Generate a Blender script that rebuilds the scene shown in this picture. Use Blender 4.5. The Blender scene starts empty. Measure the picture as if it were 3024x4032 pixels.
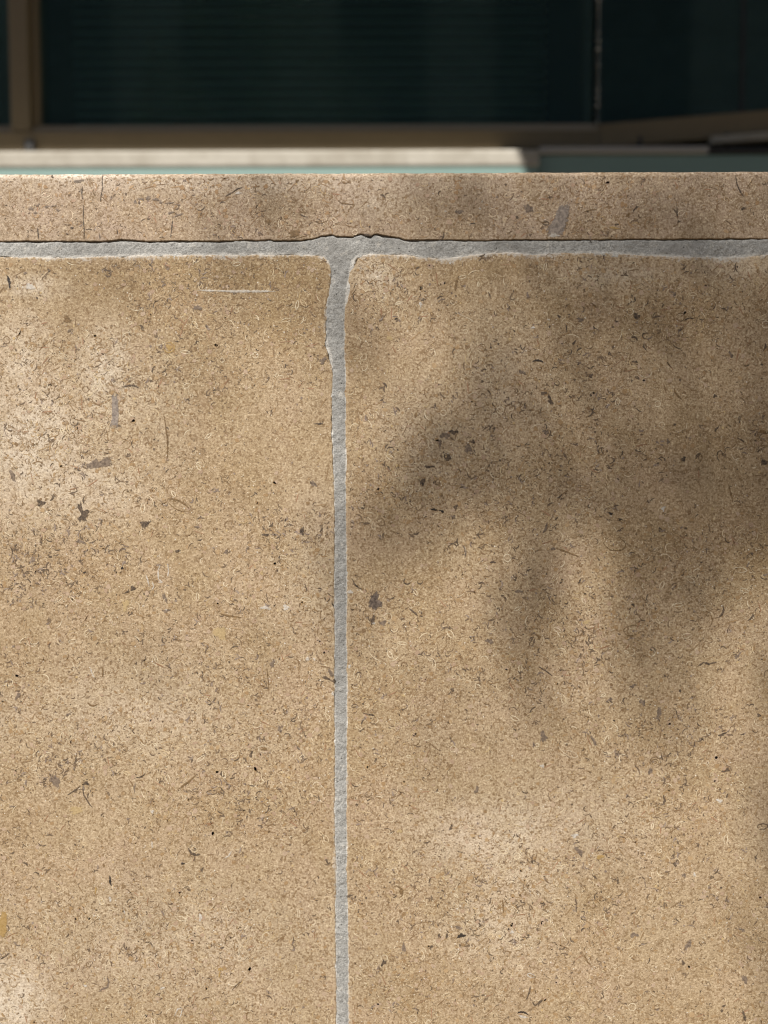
import bpy, math, random
import numpy as np
from mathutils import Vector, Matrix, Euler

# ------------------------------------------------------------------ camera, world, sun, exposure
SC = bpy.context.scene
SC.render.engine = 'CYCLES'
COL = SC.collection
F = 3028.0                       # focal length in photo pixels (26 mm equivalent)
CAM = Vector((0.0, 0.0, 1.2))
DW = 0.42                        # distance from the lens to the wall face
PITCH, ROLL = math.radians(-2.76), math.radians(-0.2)
cd = bpy.data.cameras.new('camera')
cam = bpy.data.objects.new('camera', cd)
COL.objects.link(cam)
cam.location = CAM
MROT = Matrix.Rotation(math.radians(90) + PITCH, 3, 'X') @ Matrix.Rotation(ROLL, 3, 'Z')
cam.rotation_euler = MROT.to_euler()
cd.sensor_fit = 'HORIZONTAL'
cd.sensor_width = 24.0
cd.lens = 24.0 * F / 3024.0
cd.clip_start, cd.clip_end = 0.02, 1500
cd.dof.use_dof = True
cd.dof.focus_distance = 0.42
cd.dof.aperture_fstop = 4.5
SC.camera = cam

SUN_EL, SUN_AZ = math.radians(50), math.radians(25)      # behind the camera, to the left
SUND = Vector((-math.sin(SUN_AZ) * math.cos(SUN_EL), -math.cos(SUN_AZ) * math.cos(SUN_EL), math.sin(SUN_EL)))
world = bpy.data.worlds.new('World')
SC.world = world
world.use_nodes = True
wn = world.node_tree
bg = wn.nodes['Background']
sky = wn.nodes.new('ShaderNodeTexSky')
sky.sky_type = 'NISHITA'
sky.sun_disc = False
sky.sun_elevation = SUN_EL
sky.sun_rotation = math.atan2(SUND.x, SUND.y)
wn.links.new(sky.outputs[0], bg.inputs[0])
bg.inputs[1].default_value = 0.05
sd = bpy.data.lights.new('sun', 'SUN')
sd.energy = 4.9
sd.angle = math.radians(0.5)
sd.color = (1.0, 0.955, 0.89)
sun = bpy.data.objects.new('sun', sd)
COL.objects.link(sun)
sun.location = (-3, -6, 9)
sun.rotation_euler = SUND.to_track_quat('Z', 'Y').to_euler()

SC.view_settings.view_transform = 'Standard'
SC.view_settings.look = 'None'
SC.view_settings.gamma = 1.0
SC.view_settings.use_curve_mapping = False
SC.view_settings.exposure = 0.62
SC.cycles.use_denoising = True
SC.cycles.max_bounces = 8
SC.cycles.transparent_max_bounces = 16
SC.cycles.filter_width = 1.2

rng = np.random.default_rng(7)
random.seed(7)

# ------------------------------------------------------------------ helpers
def ray(px, py):
    return MROT @ Vector(((px - 1512.0) / F, -(py - 2016.0) / F, -1.0))

def at(px, py, y):
    """the point on the upright plane at depth y that the photograph shows at px, py"""
    d = ray(px, py)
    return CAM + d * ((y - CAM.y) / d.y)

def W(px, py):
    p = at(px, py, DW)
    return p.x, p.z

MI = MROT.transposed()
def to_px(x, y, z):
    """arrays of world points -> photo pixels"""
    m = np.array(MI)
    q = m @ np.vstack([np.asarray(x) - CAM.x, np.asarray(y) - CAM.y, np.asarray(z) - CAM.z])
    return 1512 + F * q[0] / -q[2], 2016 - F * q[1] / -q[2]

MM = 0.001
PX = DW / F                      # metres on the wall per photo pixel

def noise1(t, seed, n=4096):
    r = np.random.default_rng(seed).uniform(-1, 1, n)
    i = np.floor(t).astype(int)
    f = t - i
    f = f * f * (3 - 2 * f)
    return r[i % n] * (1 - f) + r[(i + 1) % n] * f

def noise2(x, z, seed, n=512):
    r = np.random.default_rng(seed).uniform(-1, 1, (n, n))
    i = np.floor(x).astype(int); j = np.floor(z).astype(int)
    u = x - i; v = z - j
    u = u * u * (3 - 2 * u); v = v * v * (3 - 2 * v)
    a, b, c, d = r[i % n, j % n], r[(i + 1) % n, j % n], r[i % n, (j + 1) % n], r[(i + 1) % n, (j + 1) % n]
    return (a * (1 - u) + b * u) * (1 - v) + (c * (1 - u) + d * u) * v

def mesh_obj(name, verts, faces, mat, parent=None, smooth=False):
    me = bpy.data.meshes.new(name)
    verts = np.asarray(verts, dtype=np.float64)
    if parent is not None:
        o = parent
        off = np.zeros(3)
        while o is not None:
            off += np.array(o.location); o = o.parent
        verts = verts - off
    if isinstance(faces, np.ndarray):
        nf, k = faces.shape
        me.vertices.add(len(verts)); me.vertices.foreach_set('co', verts.astype(np.float32).ravel())
        me.loops.add(nf * k); me.loops.foreach_set('vertex_index', faces.astype(np.int32).ravel())
        me.polygons.add(nf); me.polygons.foreach_set('loop_start', (np.arange(nf) * k).astype(np.int32))
        me.update(calc_edges=True)
    else:
        me.from_pydata([tuple(v) for v in verts], [], faces)
    if smooth:
        me.polygons.foreach_set('use_smooth', np.ones(len(me.polygons), dtype=bool))
    me.materials.append(mat)
    o = bpy.data.objects.new(name, me)
    COL.objects.link(o)
    if parent is not None:
        o.parent = parent
    return o

def point_color(o, name, rgba):
    a = o.data.color_attributes.new(name, 'FLOAT_COLOR', 'POINT')
    a.data.foreach_set('color', np.asarray(rgba, dtype=np.float32).ravel())

class MB:
    """collects boxes and prisms for one mesh"""
    def __init__(s): s.v, s.f = [], []
    def add(s, v, f):
        n = len(s.v); s.v += [tuple(p) for p in v]; s.f += [tuple(i + n for i in q) for q in f]; return s
    def box(s, x0, x1, y0, y1, z0, z1):
        return s.add([(x0, y0, z0), (x1, y0, z0), (x1, y1, z0), (x0, y1, z0), (x0, y0, z1), (x1, y0, z1), (x1, y1, z1), (x0, y1, z1)],
                     [(3, 2, 1, 0), (4, 5, 6, 7), (0, 1, 5, 4), (1, 2, 6, 5), (2, 3, 7, 6), (3, 0, 4, 7)])
    def prism(s, prof, a, b):
        """profile of (y, z) swept from point a to b: profile y runs along the outward normal of a-b"""
        a, b = Vector(a), Vector(b)
        d = (b - a); d.z = 0; d.normalize()
        nrm = Vector((d.y, -d.x, 0))              # towards the camera for a run in +x
        n = len(prof)
        v = [a + nrm * p[0] + Vector((0, 0, p[1])) for p in prof] + [b + nrm * p[0] + Vector((0, 0, p[1])) for p in prof]
        f = [(i, (i + 1) % n, n + (i + 1) % n, n + i) for i in range(n)]
        f += [tuple(range(n - 1, -1, -1)), tuple(range(n, 2 * n))]
        return s.add(v, f)
    def build(s, name, mat, parent=None, smooth=False, bevel=0):
        o = mesh_obj(name, s.v, s.f, mat, parent, smooth)
        import bmesh
        bm = bmesh.new(); bm.from_mesh(o.data)
        bmesh.ops.recalc_face_normals(bm, faces=bm.faces)
        if bevel:
            bmesh.ops.bevel(bm, geom=list(bm.edges), offset=bevel, segments=2, affect='EDGES', profile=0.5, clamp_overlap=True)
        bm.to_mesh(o.data); bm.free()
        return o

def empty(name, loc):
    o = bpy.data.objects.new(name, None)
    COL.objects.link(o); o.location = loc; o.empty_display_size = 0.1
    return o

def tag(o, label=None, cat=None, group=None, kind=None):
    for k, v in (('label', label), ('category', cat), ('group', group), ('kind', kind)):
        if v: o[k] = v
    return o

# ------------------------------------------------------------------ materials
def new_mat(name, base=(0.5, 0.5, 0.5), rough=0.6, metal=0.0, spec=0.5):
    m = bpy.data.materials.new(name); m.use_nodes = True
    b = m.node_tree.nodes['Principled BSDF']
    b.inputs['Base Color'].default_value = (*base, 1)
    b.inputs['Roughness'].default_value = rough
    b.inputs['Metallic'].default_value = metal
    b.inputs['Specular IOR Level'].default_value = spec
    return m

class NT:
    def __init__(s, m):
        s.t = m.node_tree; s.b = s.t.nodes['Principled BSDF']
        s.co = s.t.nodes.new('ShaderNodeTexCoord').outputs['Object']
    def n(s, kind, **kw):
        nd = s.t.nodes.new(kind)
        for k, v in kw.items(): setattr(nd, k, v)
        return nd
    def link(s, a, b): s.t.links.new(a, b)
    def noise(s, scale, detail=2, rough=0.5, co=None, dist=0.0):
        nd = s.n('ShaderNodeTexNoise')
        nd.inputs['Scale'].default_value = scale; nd.inputs['Detail'].default_value = detail
        nd.inputs['Roughness'].default_value = rough; nd.inputs['Distortion'].default_value = dist
        s.link(co or s.co, nd.inputs['Vector']); return nd.outputs['Fac']
    def voro(s, scale, feature='F1', out='Distance', co=None, rnd=1.0):
        nd = s.n('ShaderNodeTexVoronoi', feature=feature)
        nd.inputs['Scale'].default_value = scale; nd.inputs['Randomness'].default_value = rnd
        s.link(co or s.co, nd.inputs['Vector']); return nd.outputs[out]
    def ramp(s, fac, stops):
        nd = s.n('ShaderNodeValToRGB'); e = nd.color_ramp.elements
        while len(e) < len(stops): e.new(0.5)
        for q, (p, c) in zip(e, stops):
            q.position = p
            q.color = (c, c, c, 1) if not hasattr(c, '__len__') else (*c, 1)
        s.link(fac, nd.inputs[0]); return nd.outputs['Color']
    def mix(s, fac, a, b, blend='MIX'):
        nd = s.n('ShaderNodeMix', data_type='RGBA', blend_type=blend)
        nd.clamp_factor = True
        for v, i in ((fac, 0), (a, 6), (b, 7)):
            if hasattr(v, 'is_output'): s.link(v, nd.inputs[i])
            elif hasattr(v, '__len__'): nd.inputs[i].default_value = (*v, 1)
            else: nd.inputs[i].default_value = v
        return nd.outputs[2]
    def math(s, op, a, b=0.0, clamp=False):
        nd = s.n('ShaderNodeMath', operation=op); nd.use_clamp = clamp
        for v, i in ((a, 0), (b, 1)):
            if hasattr(v, 'is_output'): s.link(v, nd.inputs[i])
            else: nd.inputs[i].default_value = v
        return nd.outputs[0]
    def bump(s, h, strength, dist, prev=None):
        nd = s.n('ShaderNodeBump'); nd.inputs['Strength'].default_value = strength; nd.inputs['Distance'].default_value = dist
        s.link(h, nd.inputs['Height'])
        if prev: s.link(prev, nd.inputs['Normal'])
        return nd.outputs[0]

def stone_mat(name, tan, ochre, rose, pale):
    m = new_mat(name, rough=0.75, spec=0.25); k = NT(m)
    ca = k.n('ShaderNodeVertexColor', layer_name='stain')
    sep = k.n('ShaderNodeSeparateColor'); k.link(ca.outputs['Color'], sep.inputs[0])
    a_pale, a_och, a_lime = sep.outputs[0], sep.outputs[1], sep.outputs[2]
    c = k.mix(k.ramp(k.noise(22, 4, 0.6), [(0.40, 0.0), (0.70, 0.6)]), tan, ochre)
    c = k.mix(k.ramp(k.noise(31, 4, 0.6, dist=0.6), [(0.44, 0.0), (0.70, 0.8)]), c, rose)
    # painted-in ochre veins and pale washes, broken up by noise
    n3 = k.noise(110, 5, 0.65)
    c = k.mix(k.math('MULTIPLY', a_och, k.ramp(n3, [(0.3, 0.55), (0.6, 1.0)])), c, ochre)
    c = k.mix(k.math('MULTIPLY', a_pale, k.ramp(n3, [(0.30, 0.1), (0.56, 1.0)])), c, pale)
    # the grains of the oolite: every cell its own tone
    vc = k.n('ShaderNodeTexVoronoi'); vc.inputs['Scale'].default_value = 760
    k.link(k.co, vc.inputs['Vector'])
    vs = k.n('ShaderNodeSeparateColor'); k.link(vc.outputs['Color'], vs.inputs[0])
    cell = vs.outputs[0]
    c = k.mix(k.ramp(cell, [(0.0, 0.8), (0.16, 0.3), (0.34, 0.0)]), c, (0.20, 0.125, 0.06))
    c = k.mix(k.ramp(cell, [(0.76, 0.0), (0.92, 0.16), (1.0, 0.4)]), c, (0.66, 0.53, 0.36))
    fine = k.noise(900, 3, 0.75)
    c = k.mix(k.ramp(fine, [(0.30, 0.9), (0.40, 0.4), (0.50, 0.0)]), c, (0.13, 0.078, 0.038))
    c = k.mix(k.ramp(fine, [(0.55, 0.0), (0.70, 0.62)]), c, (0.74, 0.63, 0.47))
    mid = k.noise(260, 4, 0.7, dist=1.2)
    c = k.mix(k.ramp(mid, [(0.28, 0.85), (0.36, 0.35), (0.46, 0.0)]), c, (0.19, 0.12, 0.062))
    c = k.mix(k.ramp(mid, [(0.62, 0.0), (0.76, 0.35)]), c, (0.68, 0.55, 0.37))
    # lime smear along the joints
    lim = k.math('ADD', a_lime, k.math('MULTIPLY', k.math('MULTIPLY', k.math('SUBTRACT', k.noise(460, 5, 0.75), 0.5), 2.8), k.math('MULTIPLY', a_lime, 3.0, True)))
    c = k.mix(k.ramp(lim, [(0.36, 0.0), (0.55, 0.4), (0.95, 0.8)]), c, (0.53, 0.50, 0.455))
    k.link(c, k.b.inputs['Base Color'])
    nb = k.bump(fine, 0.5, 0.0006)
    nb = k.bump(mid, 0.22, 0.0010, nb)
    k.link(nb, k.b.inputs['Normal'])
    return m

M_BLOCK = stone_mat('shelly_limestone', (0.395, 0.295, 0.184), (0.30, 0.205, 0.10), (0.40, 0.29, 0.192), (0.62, 0.535, 0.43))
M_COPE = stone_mat('rose_limestone', (0.375, 0.282, 0.195), (0.29, 0.205, 0.112), (0.41, 0.31, 0.235), (0.66, 0.57, 0.47))

def mortar_mat():
    m = new_mat('mortar', rough=0.9, spec=0.15); k = NT(m)
    ca = k.n('ShaderNodeVertexColor', layer_name='stain')
    sep = k.n('ShaderNodeSeparateColor'); k.link(ca.outputs['Color'], sep.inputs[0])
    f = k.noise(1100, 3, 0.7); g = k.noise(60, 4, 0.6)
    c = k.mix(k.ramp(f, [(0.34, 0.0), (0.66, 1.0)]), (0.21, 0.206, 0.194), (0.44, 0.43, 0.405))
    c = k.mix(k.ramp(g, [(0.38, 0.7), (0.58, 0.0)]), c, (0.25, 0.243, 0.23))
    c = k.mix(k.ramp(k.voro(230), [(0.05, 0.9), (0.13, 0.0)]), c, (0.06, 0.055, 0.05))  # dark dots paint the shade in small holes
    c = k.mix(k.ramp(k.noise(240, 3, 0.6), [(0.58, 0.0), (0.70, 0.6)]), c, (0.50, 0.47, 0.42))
    lim = k.math('ADD', sep.outputs[2], k.math('MULTIPLY', k.math('SUBTRACT', k.noise(420, 5, 0.75), 0.5), 2.0))
    c = k.mix(k.ramp(lim, [(0.40, 0.0), (1.1, 0.8)]), c, (0.62, 0.59, 0.54))
    k.link(c, k.b.inputs['Base Color'])
    k.link(k.bump(f, 0.8, 0.0007), k.b.inputs['Normal'])
    return m
M_MORTAR = mortar_mat()

def frag_mat():
    m = new_mat('shell_fragment', rough=0.65, spec=0.3); k = NT(m)
    ca = k.n('ShaderNodeVertexColor', layer_name='tone')
    f = k.noise(1300, 3, 0.7)
    c = k.mix(k.ramp(f, [(0.3, 0.35), (0.5, 0.0)]), ca.outputs['Color'], (0.12, 0.08, 0.05))
    c = k.mix(k.ramp(f, [(0.54, 0.0), (0.75, 0.45)]), c, (0.55, 0.45, 0.33))
    c = k.mix(0.12, c, (0.37, 0.265, 0.165))
    k.link(c, k.b.inputs['Base Color'])
    k.link(k.bump(f, 0.4, 0.0004), k.b.inputs['Normal'])
    return m
M_FRAG = frag_mat()

_tone = {}
def tone_mat(name, a, b, rough=0.6, scale=700, spec=0.3, fade=0.0):
    """two-tone mineral material"""
    if name in _tone: return _tone[name]
    m = new_mat(name, rough=rough, spec=spec); k = NT(m)
    c = k.mix(k.ramp(k.noise(scale, 4, 0.7), [(0.36, 0.0), (0.64, 1.0)]), a, b)
    k.link(c, k.b.inputs['Base Color'])
    k.link(k.bump(k.noise(scale, 3, 0.7), 0.4, 0.0005), k.b.inputs['Normal'])
    if fade:                                   # ragged edge that dies out into the grain of the stone
        fa = k.n('ShaderNodeVertexColor', layer_name='fade')
        al = k.math('ADD', fa.outputs['Color'], k.math('MULTIPLY', k.math('SUBTRACT', k.noise(820, 5, 0.8), 0.5), 2.4))
        k.link(k.ramp(al, [(0.22, 0.0), (0.5, fade)]), k.b.inputs['Alpha'])
    _tone[name] = m; return m
T_DARK = tone_mat('dark_pit', (0.04, 0.03, 0.023), (0.17, 0.12, 0.08), fade=.95)  # flat dark colour paints the shade inside recesses
T_PIT = tone_mat('dark_calcite', (0.05, 0.038, 0.032), (0.19, 0.145, 0.115), 0.5, 500, fade=1.0)
T_GREY = tone_mat('grey_calcite', (0.17, 0.14, 0.12), (0.36, 0.30, 0.25), 0.5, 500, fade=.9)
T_MAUVE = tone_mat('mauve_calcite', (0.11, 0.082, 0.065), (0.29, 0.22, 0.165), 0.5, 700, fade=.72)
T_BROWN = tone_mat('brown_shell', (0.13, 0.08, 0.037), (0.26, 0.165, 0.08), fade=.85)
T_OCHRE = tone_mat('ochre_patch', (0.35, 0.22, 0.075), (0.44, 0.30, 0.13), fade=.8)
T_YELLOW = tone_mat('yellow_patch', (0.44, 0.32, 0.16), (0.56, 0.42, 0.23), fade=.7)
T_WHITE = tone_mat('white_calcite', (0.50, 0.44, 0.36), (0.76, 0.73, 0.68), 0.5, fade=.62)
T_CREAM = tone_mat('cream_shell', (0.54, 0.43, 0.29), (0.68, 0.58, 0.43), fade=.75)
T_BLACK = tone_mat('black_pit', (0.015, 0.013, 0.012), (0.06, 0.045, 0.035), fade=1.0)  # near-black colour paints the shade of deeper pits

# ------------------------------------------------------------------ setting: ground and terrace
def paving_mat():
    m = new_mat('paving', rough=0.85, spec=0.2); k = NT(m)
    c = k.mix(k.noise(6, 6, 0.65), (0.13, 0.10, 0.068), (0.20, 0.16, 0.11))
    c = k.mix(k.ramp(k.noise(160, 4, 0.7), [(0.35, 0.5), (0.5, 0.0)]), c, (0.12, 0.10, 0.08))
    k.link(c, k.b.inputs['Base Color']); k.link(k.bump(k.noise(160, 4, 0.7), 0.3, 0.002), k.b.inputs['Normal'])
    return m
M_PAVE = paving_mat()
g = mesh_obj('ground', [(-600, -600, 0), (600, -600, 0), (600, 600, 0), (-600, 600, 0)], [(0, 1, 2, 3)], M_PAVE)
tag(g, kind='structure')
terr = MB().box(-6, 6, 0.66, 2.19, 0.004, 1.24).build('terrace', M_PAVE)
tag(terr, kind='structure')

# ------------------------------------------------------------------ garden wall
wall = empty('garden_wall', (0, DW, 0))
tag(wall, 'low garden wall of tan shelly limestone blocks, grey mortar joints and a rose stone coping', 'wall')

def poly(pts, axis):
    """polyline given in photo pixels -> interpolator in wall metres; axis 'x': z(x), axis 'z': x(z)"""
    w = np.array([W(*p) for p in pts])
    if axis == 'x':
        o = np.argsort(w[:, 0]); w = w[o]
        return lambda x: np.interp(x, w[:, 0], w[:, 1])
    o = np.argsort(w[:, 1]); w = w[o]
    return lambda z: np.interp(z, w[:, 1], w[:, 0])

cope_bot = poly([(-2200, 958), (0, 949), (400, 949), (440, 947), (470, 942), (510, 944), (560, 948), (800, 948), (900, 948), (955, 943), (1000, 946), (1065, 941), (1078, 946),
                 (1180, 945), (1235, 938), (1262, 928), (1310, 922), (1322, 929), (1390, 931), (1402, 921), (1420, 918), (1440, 924), (1458, 931), (1475, 920),
                 (1490, 920), (1510, 927), (1545, 931), (1570, 934), (1600, 944), (2000, 943), (3024, 938), (5200, 930)], 'x')
cope_top = poly([(-2200, 689), (0, 683), (1512, 678), (3024, 672), (5200, 664)], 'x')
lb_top = poly([(-2200, 1012), (0, 1008), (250, 1012), (500, 1004), (900, 1000), (1180, 1000), (1237, 1003), (1278, 1010), (1296, 1030), (1305, 1060), (1330, 1110)], 'x')
rb_top = poly([(1340, 1100), (1374, 1058), (1383, 1026), (1408, 1007), (1450, 998), (1500, 1000), (1600, 1000), (1650, 1010), (1740, 1016), (1810, 1010), (1870, 998), (2000, 990), (2100, 1000), (2200, 994),
               (2400, 992), (2500, 1000), (2700, 1008), (2860, 1012), (3024, 1000), (5200, 1000)], 'x')
lb_right = poly([(1300, 900), (1306, 1080), (1296, 1150), (1284, 1230), (1284, 1300), (1292, 1350), (1308, 1400), (1312, 1480), (1308, 1560), (1310, 1700), (1316, 1850), (1320, 2050),
                 (1318, 2200), (1320, 2500), (1317, 2700), (1321, 3000), (1320, 3300), (1326, 3420), (1322, 3550), (1326, 4032), (1330, 5200)], 'z')
rb_left = poly([(1385, 900), (1374, 1080), (1360, 1150), (1356, 1230), (1354, 1300), (1356, 1400), (1360, 1500), (1360, 1700), (1361, 2000), (1364, 2300), (1362, 2500), (1366, 2600),
                (1364, 3000), (1364, 3400), (1369, 3600), (1372, 4032), (1380, 5200)], 'z')

# photo-space blobs (cx, cy, rx, ry, amount) of pale washes, ochre veins and lime bloom on the stone
PALE = [(120, 1750, 220, 260, .9), (420, 1480, 120, 200, .75), (300, 1900, 300, 160, .6), (90, 1400, 120, 200, .6), (40, 3930, 160, 160, 1.0), (120, 1130, 160, 50, .7),
        (600, 1640, 160, 300, .3), (1480, 1080, 90, 60, .8), (2420, 1080, 260, 60, .5), (2900, 1060, 160, 50, .5), (1960, 3290, 300, 160, .55), (2050, 3450, 260, 120, .4),
        (1940, 3640, 200, 160, .4), (2300, 3250, 250, 160, .3), (520, 2820, 420, 200, .35), (1230, 2200, 120, 300, .25), (700, 3700, 600, 260, .3), (1960, 1500, 200, 300, .25),
        (1680, 1750, 200, 200, .3), (0, 2820, 200, 160, .3), (1500, 790, 120, 60, .35), (800, 720, 900, 40, .5), (200, 690, 500, 26, 1.0)]  # last blob paints sunlight along the coping's top chamfer
OCHRE = [(330, 1120, 420, 110, .95), (1000, 1090, 460, 100, 1.0), (1130, 1230, 220, 200, .85), (700, 1500, 280, 330, .6), (1900, 1060, 300, 60, .8), (500, 1250, 300, 150, .7), (2100, 1300, 400, 260, .35),
         (1420, 1400, 120, 300, .4), (900, 1900, 260, 200, .3), (2450, 880, 260, 60, .5), (1100, 850, 200, 70, .4), (2800, 1900, 300, 500, .3), (1500, 2000, 200, 300, .3), (20, 2700, 80, 200, .5)]
LIME = [(860, 1008, 110, 14, .5), (2350, 1040, 340, 50, .33), (1480, 1060, 70, 60, .35), (2900, 1050, 200, 60, .3), (1700, 1020, 90, 18, .5), (620, 1016, 200, 12, .4), (2950, 930, 120, 10, .6), (2880, 676, 60, 8, .5)]
def blobs(L, px, py):
    s = np.zeros_like(px)
    for cx, cy, rx, ry, a in L:
        s = np.maximum(s, a * np.exp(-((px - cx) / rx) ** 2 - ((py - cy) / ry) ** 2))
    return s

def spacing(n, dense_lo, dense_hi, length):
    e = np.array([0.0, 0.25, 0.55, 0.9, 1.35, 1.9, 2.6]) * MM / length
    u = np.linspace(0, 1, n)
    lo, hi = (e[-1] if dense_lo else -1), (1 - e[-1] if dense_hi else 2)
    u = u[(u > lo) & (u < hi)]
    if dense_lo: u = np.concatenate([e, u])
    if dense_hi: u = np.concatenate([u, 1 - e[::-1]])
    return u

def slab(name, mat, us, vs, X, Z, lim, radius, edges, depth, parent, seed, label=None, proud=0.0, lime_d=1.6, chamfer=0):
    """a stone with a worked face: X(u,v), Z(u,v) give the face; lim = functions of distances to its four edges"""
    U, V = np.meshgrid(us, vs, indexing='ij')
    x, z = X(U, V), Z(U, V)
    dl, dr, db, dt = lim(x, z)
    r = radius * MM
    def roll(d, rr):
        t = np.clip(1 - d / rr, 0, 1)
        return rr * (1 - np.sqrt(np.clip(1 - t * t, 0, 1)))
    y = np.zeros_like(x)
    for d, e, q in ((dl, 'l', 1), (dr, 'r', 1), (db, 'b', 1), (dt, 't', 1)):
        k = edges.get(e, 1.0)
        nz = 1 + 0.55 * noise2(x / (5 * MM) + 77, z / (5 * MM) + 31, seed + ord(e)) + 0.35 * noise2(x / (1.7 * MM) + 7, z / (1.7 * MM) + 3, seed + 5 + ord(e))
        y = y + roll(np.maximum(d, 0), np.maximum(r * k * nz, 0.2 * MM))
    y = np.minimum(y, 2.2 * r) - proud
    if chamfer: y = y + 0.5 * np.maximum(chamfer * MM * (1 + 0.25 * noise2(x / 0.012 + 9, z / 0.1 + 9, 77)) - dt, 0)
    y += 0.00001 * noise2(x / 0.03 + 100, z / 0.03 + 100, seed + 3)
    nu, nv = x.shape
    front = np.stack([x, DW + y, z], -1).reshape(-1, 3)
    idx = np.arange(nu * nv).reshape(nu, nv)
    q = np.stack([idx[:-1, :-1], idx[1:, :-1], idx[1:, 1:], idx[:-1, 1:]], -1).reshape(-1, 4)
    rim = np.concatenate([idx[:, 0], idx[-1, 1:], idx[-2::-1, -1], idx[0, -2:0:-1]])
    back = front[rim].copy(); back[:, 1] = DW + depth
    nb = len(front) + np.arange(len(rim))
    r2 = np.roll(rim, -1); b2 = np.roll(nb, -1)
    side = np.stack([rim, nb, b2, r2], -1)
    o = mesh_obj(name, np.concatenate([front, back]), np.concatenate([q, side]), mat, parent, smooth=True)
    px, py = to_px(front[:, 0], front[:, 1], front[:, 2])
    near = np.minimum(np.minimum(dl * (1e3 if 'l' not in edges else 1), dr * (1e3 if 'r' not in edges else 1)), np.minimum(db * (1e3 if 'b' not in edges else 1), dt * (1e3 if 't' not in edges else 1))).ravel()
    lime = np.clip((0.34 + 0.5 * noise2(x / 0.012 + 60, z / 0.012 + 60, seed + 9).ravel()) * np.exp(-np.maximum(near, 0) / (lime_d * MM * (1 + 0.6 * noise2(x / 0.009 + 60, z / 0.009 + 60, seed + 10).ravel()))), 0, 1) if lime_d else np.zeros(len(front))
    if 't' in edges and lime_d: lime = np.maximum(lime, 0.78 * (1 + 0.6 * noise2(x / 0.009 + 60, z / 0.009 + 60, seed + 12)).ravel() * np.exp(-np.maximum(dt, 0) / 0.0022).ravel())
    lime = np.clip(lime + 0.42 * blobs(LIME, px, py), 0, 1)
    colr = np.stack([blobs(PALE, px, py), blobs(OCHRE, px, py), lime, np.ones(len(front))], -1)
    colr = np.concatenate([colr, np.tile([0, 0, 0, 1], (len(rim), 1))])
    point_color(o, 'stain', colr)
    if label: o['label'] = label
    return o

ZB = W(1400, 5000)[1]            # foot of the upper course, below the picture
XL, XR = -0.50, 0.52
rag = lambda t, s: (noise1(t / (6 * MM) + 400, s) * 0.5 + noise1(t / (2.2 * MM) + 900, s + 1) * 0.5) * MM
step = 1.35 * MM

# left block
us = spacing(int((0.5) / step), False, True, 0.48); vs = spacing(int(0.5 / step), False, True, abs(W(0, 1010)[1] - ZB))
zl = lambda v: ZB + (W(800, 1010)[1] - ZB) * v
Xl = lambda U, V: XL + (lb_right(zl(V)) + rag(zl(V), 11) - XL) * U
def Zl(U, V):
    x = XL + (W(1312, 2000)[0] - XL) * U
    return ZB + (lb_top(x) + rag(x, 21) - ZB) * V
limL = lambda x, z: (x - XL + 1, lb_right(z) - x, z - ZB + 1, lb_top(x) - z)
left_block = slab('stone_block', M_BLOCK, us, vs, Xl, Zl, limL, 0.8, {'r': 1.0, 't': 1.2}, 0.20, wall, 100, 'tan limestone block left of the upright mortar joint')
# right block
us = spacing(int((0.5) / step), True, False, 0.5)
Xr = lambda U, V: (rb_left(zl(V)) + rag(zl(V), 31)) * (1 - U) + XR * U
def Zr(U, V):
    x0 = W(1362, 2000)[0]; x = x0 + (XR - x0) * U
    return ZB + (rb_top(x) + rag(x, 41) - ZB) * V
limR = lambda x, z: (x - rb_left(z), XR - x + 1, z - ZB + 1, rb_top(x) - z)
right_block = slab('stone_block', M_BLOCK, us, vs, Xr, Zr, limR, 0.8, {'l': 1.0, 't': 1.2}, 0.20, wall, 200, 'tan limestone block right of the upright mortar joint')
# coping
us = np.linspace(0, 1, int((XR - XL) / (1.2 * MM))); vs = spacing(34, True, True, 0.0375)
Xc = lambda U, V: XL + (XR - XL) * U
def Zc(U, V):
    x = Xc(U, V); zb = cope_bot(x) + 0.4 * rag(x, 51)
    return zb + (cope_top(x) + 0.25 * rag(x, 61) - zb) * V
limC = lambda x, z: (x - XL + 1, XR - x + 1, z - cope_bot(x), cope_top(x) - z)
coping = slab('coping_stone', M_COPE, us, vs, Xc, Zc, limC, 0.8, {'b': 0.2, 't': 1.0}, 0.245, wall, 300, 'rose tan limestone coping slab along the top of the wall', proud=0.0001, lime_d=0, chamfer=2.2)

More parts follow.
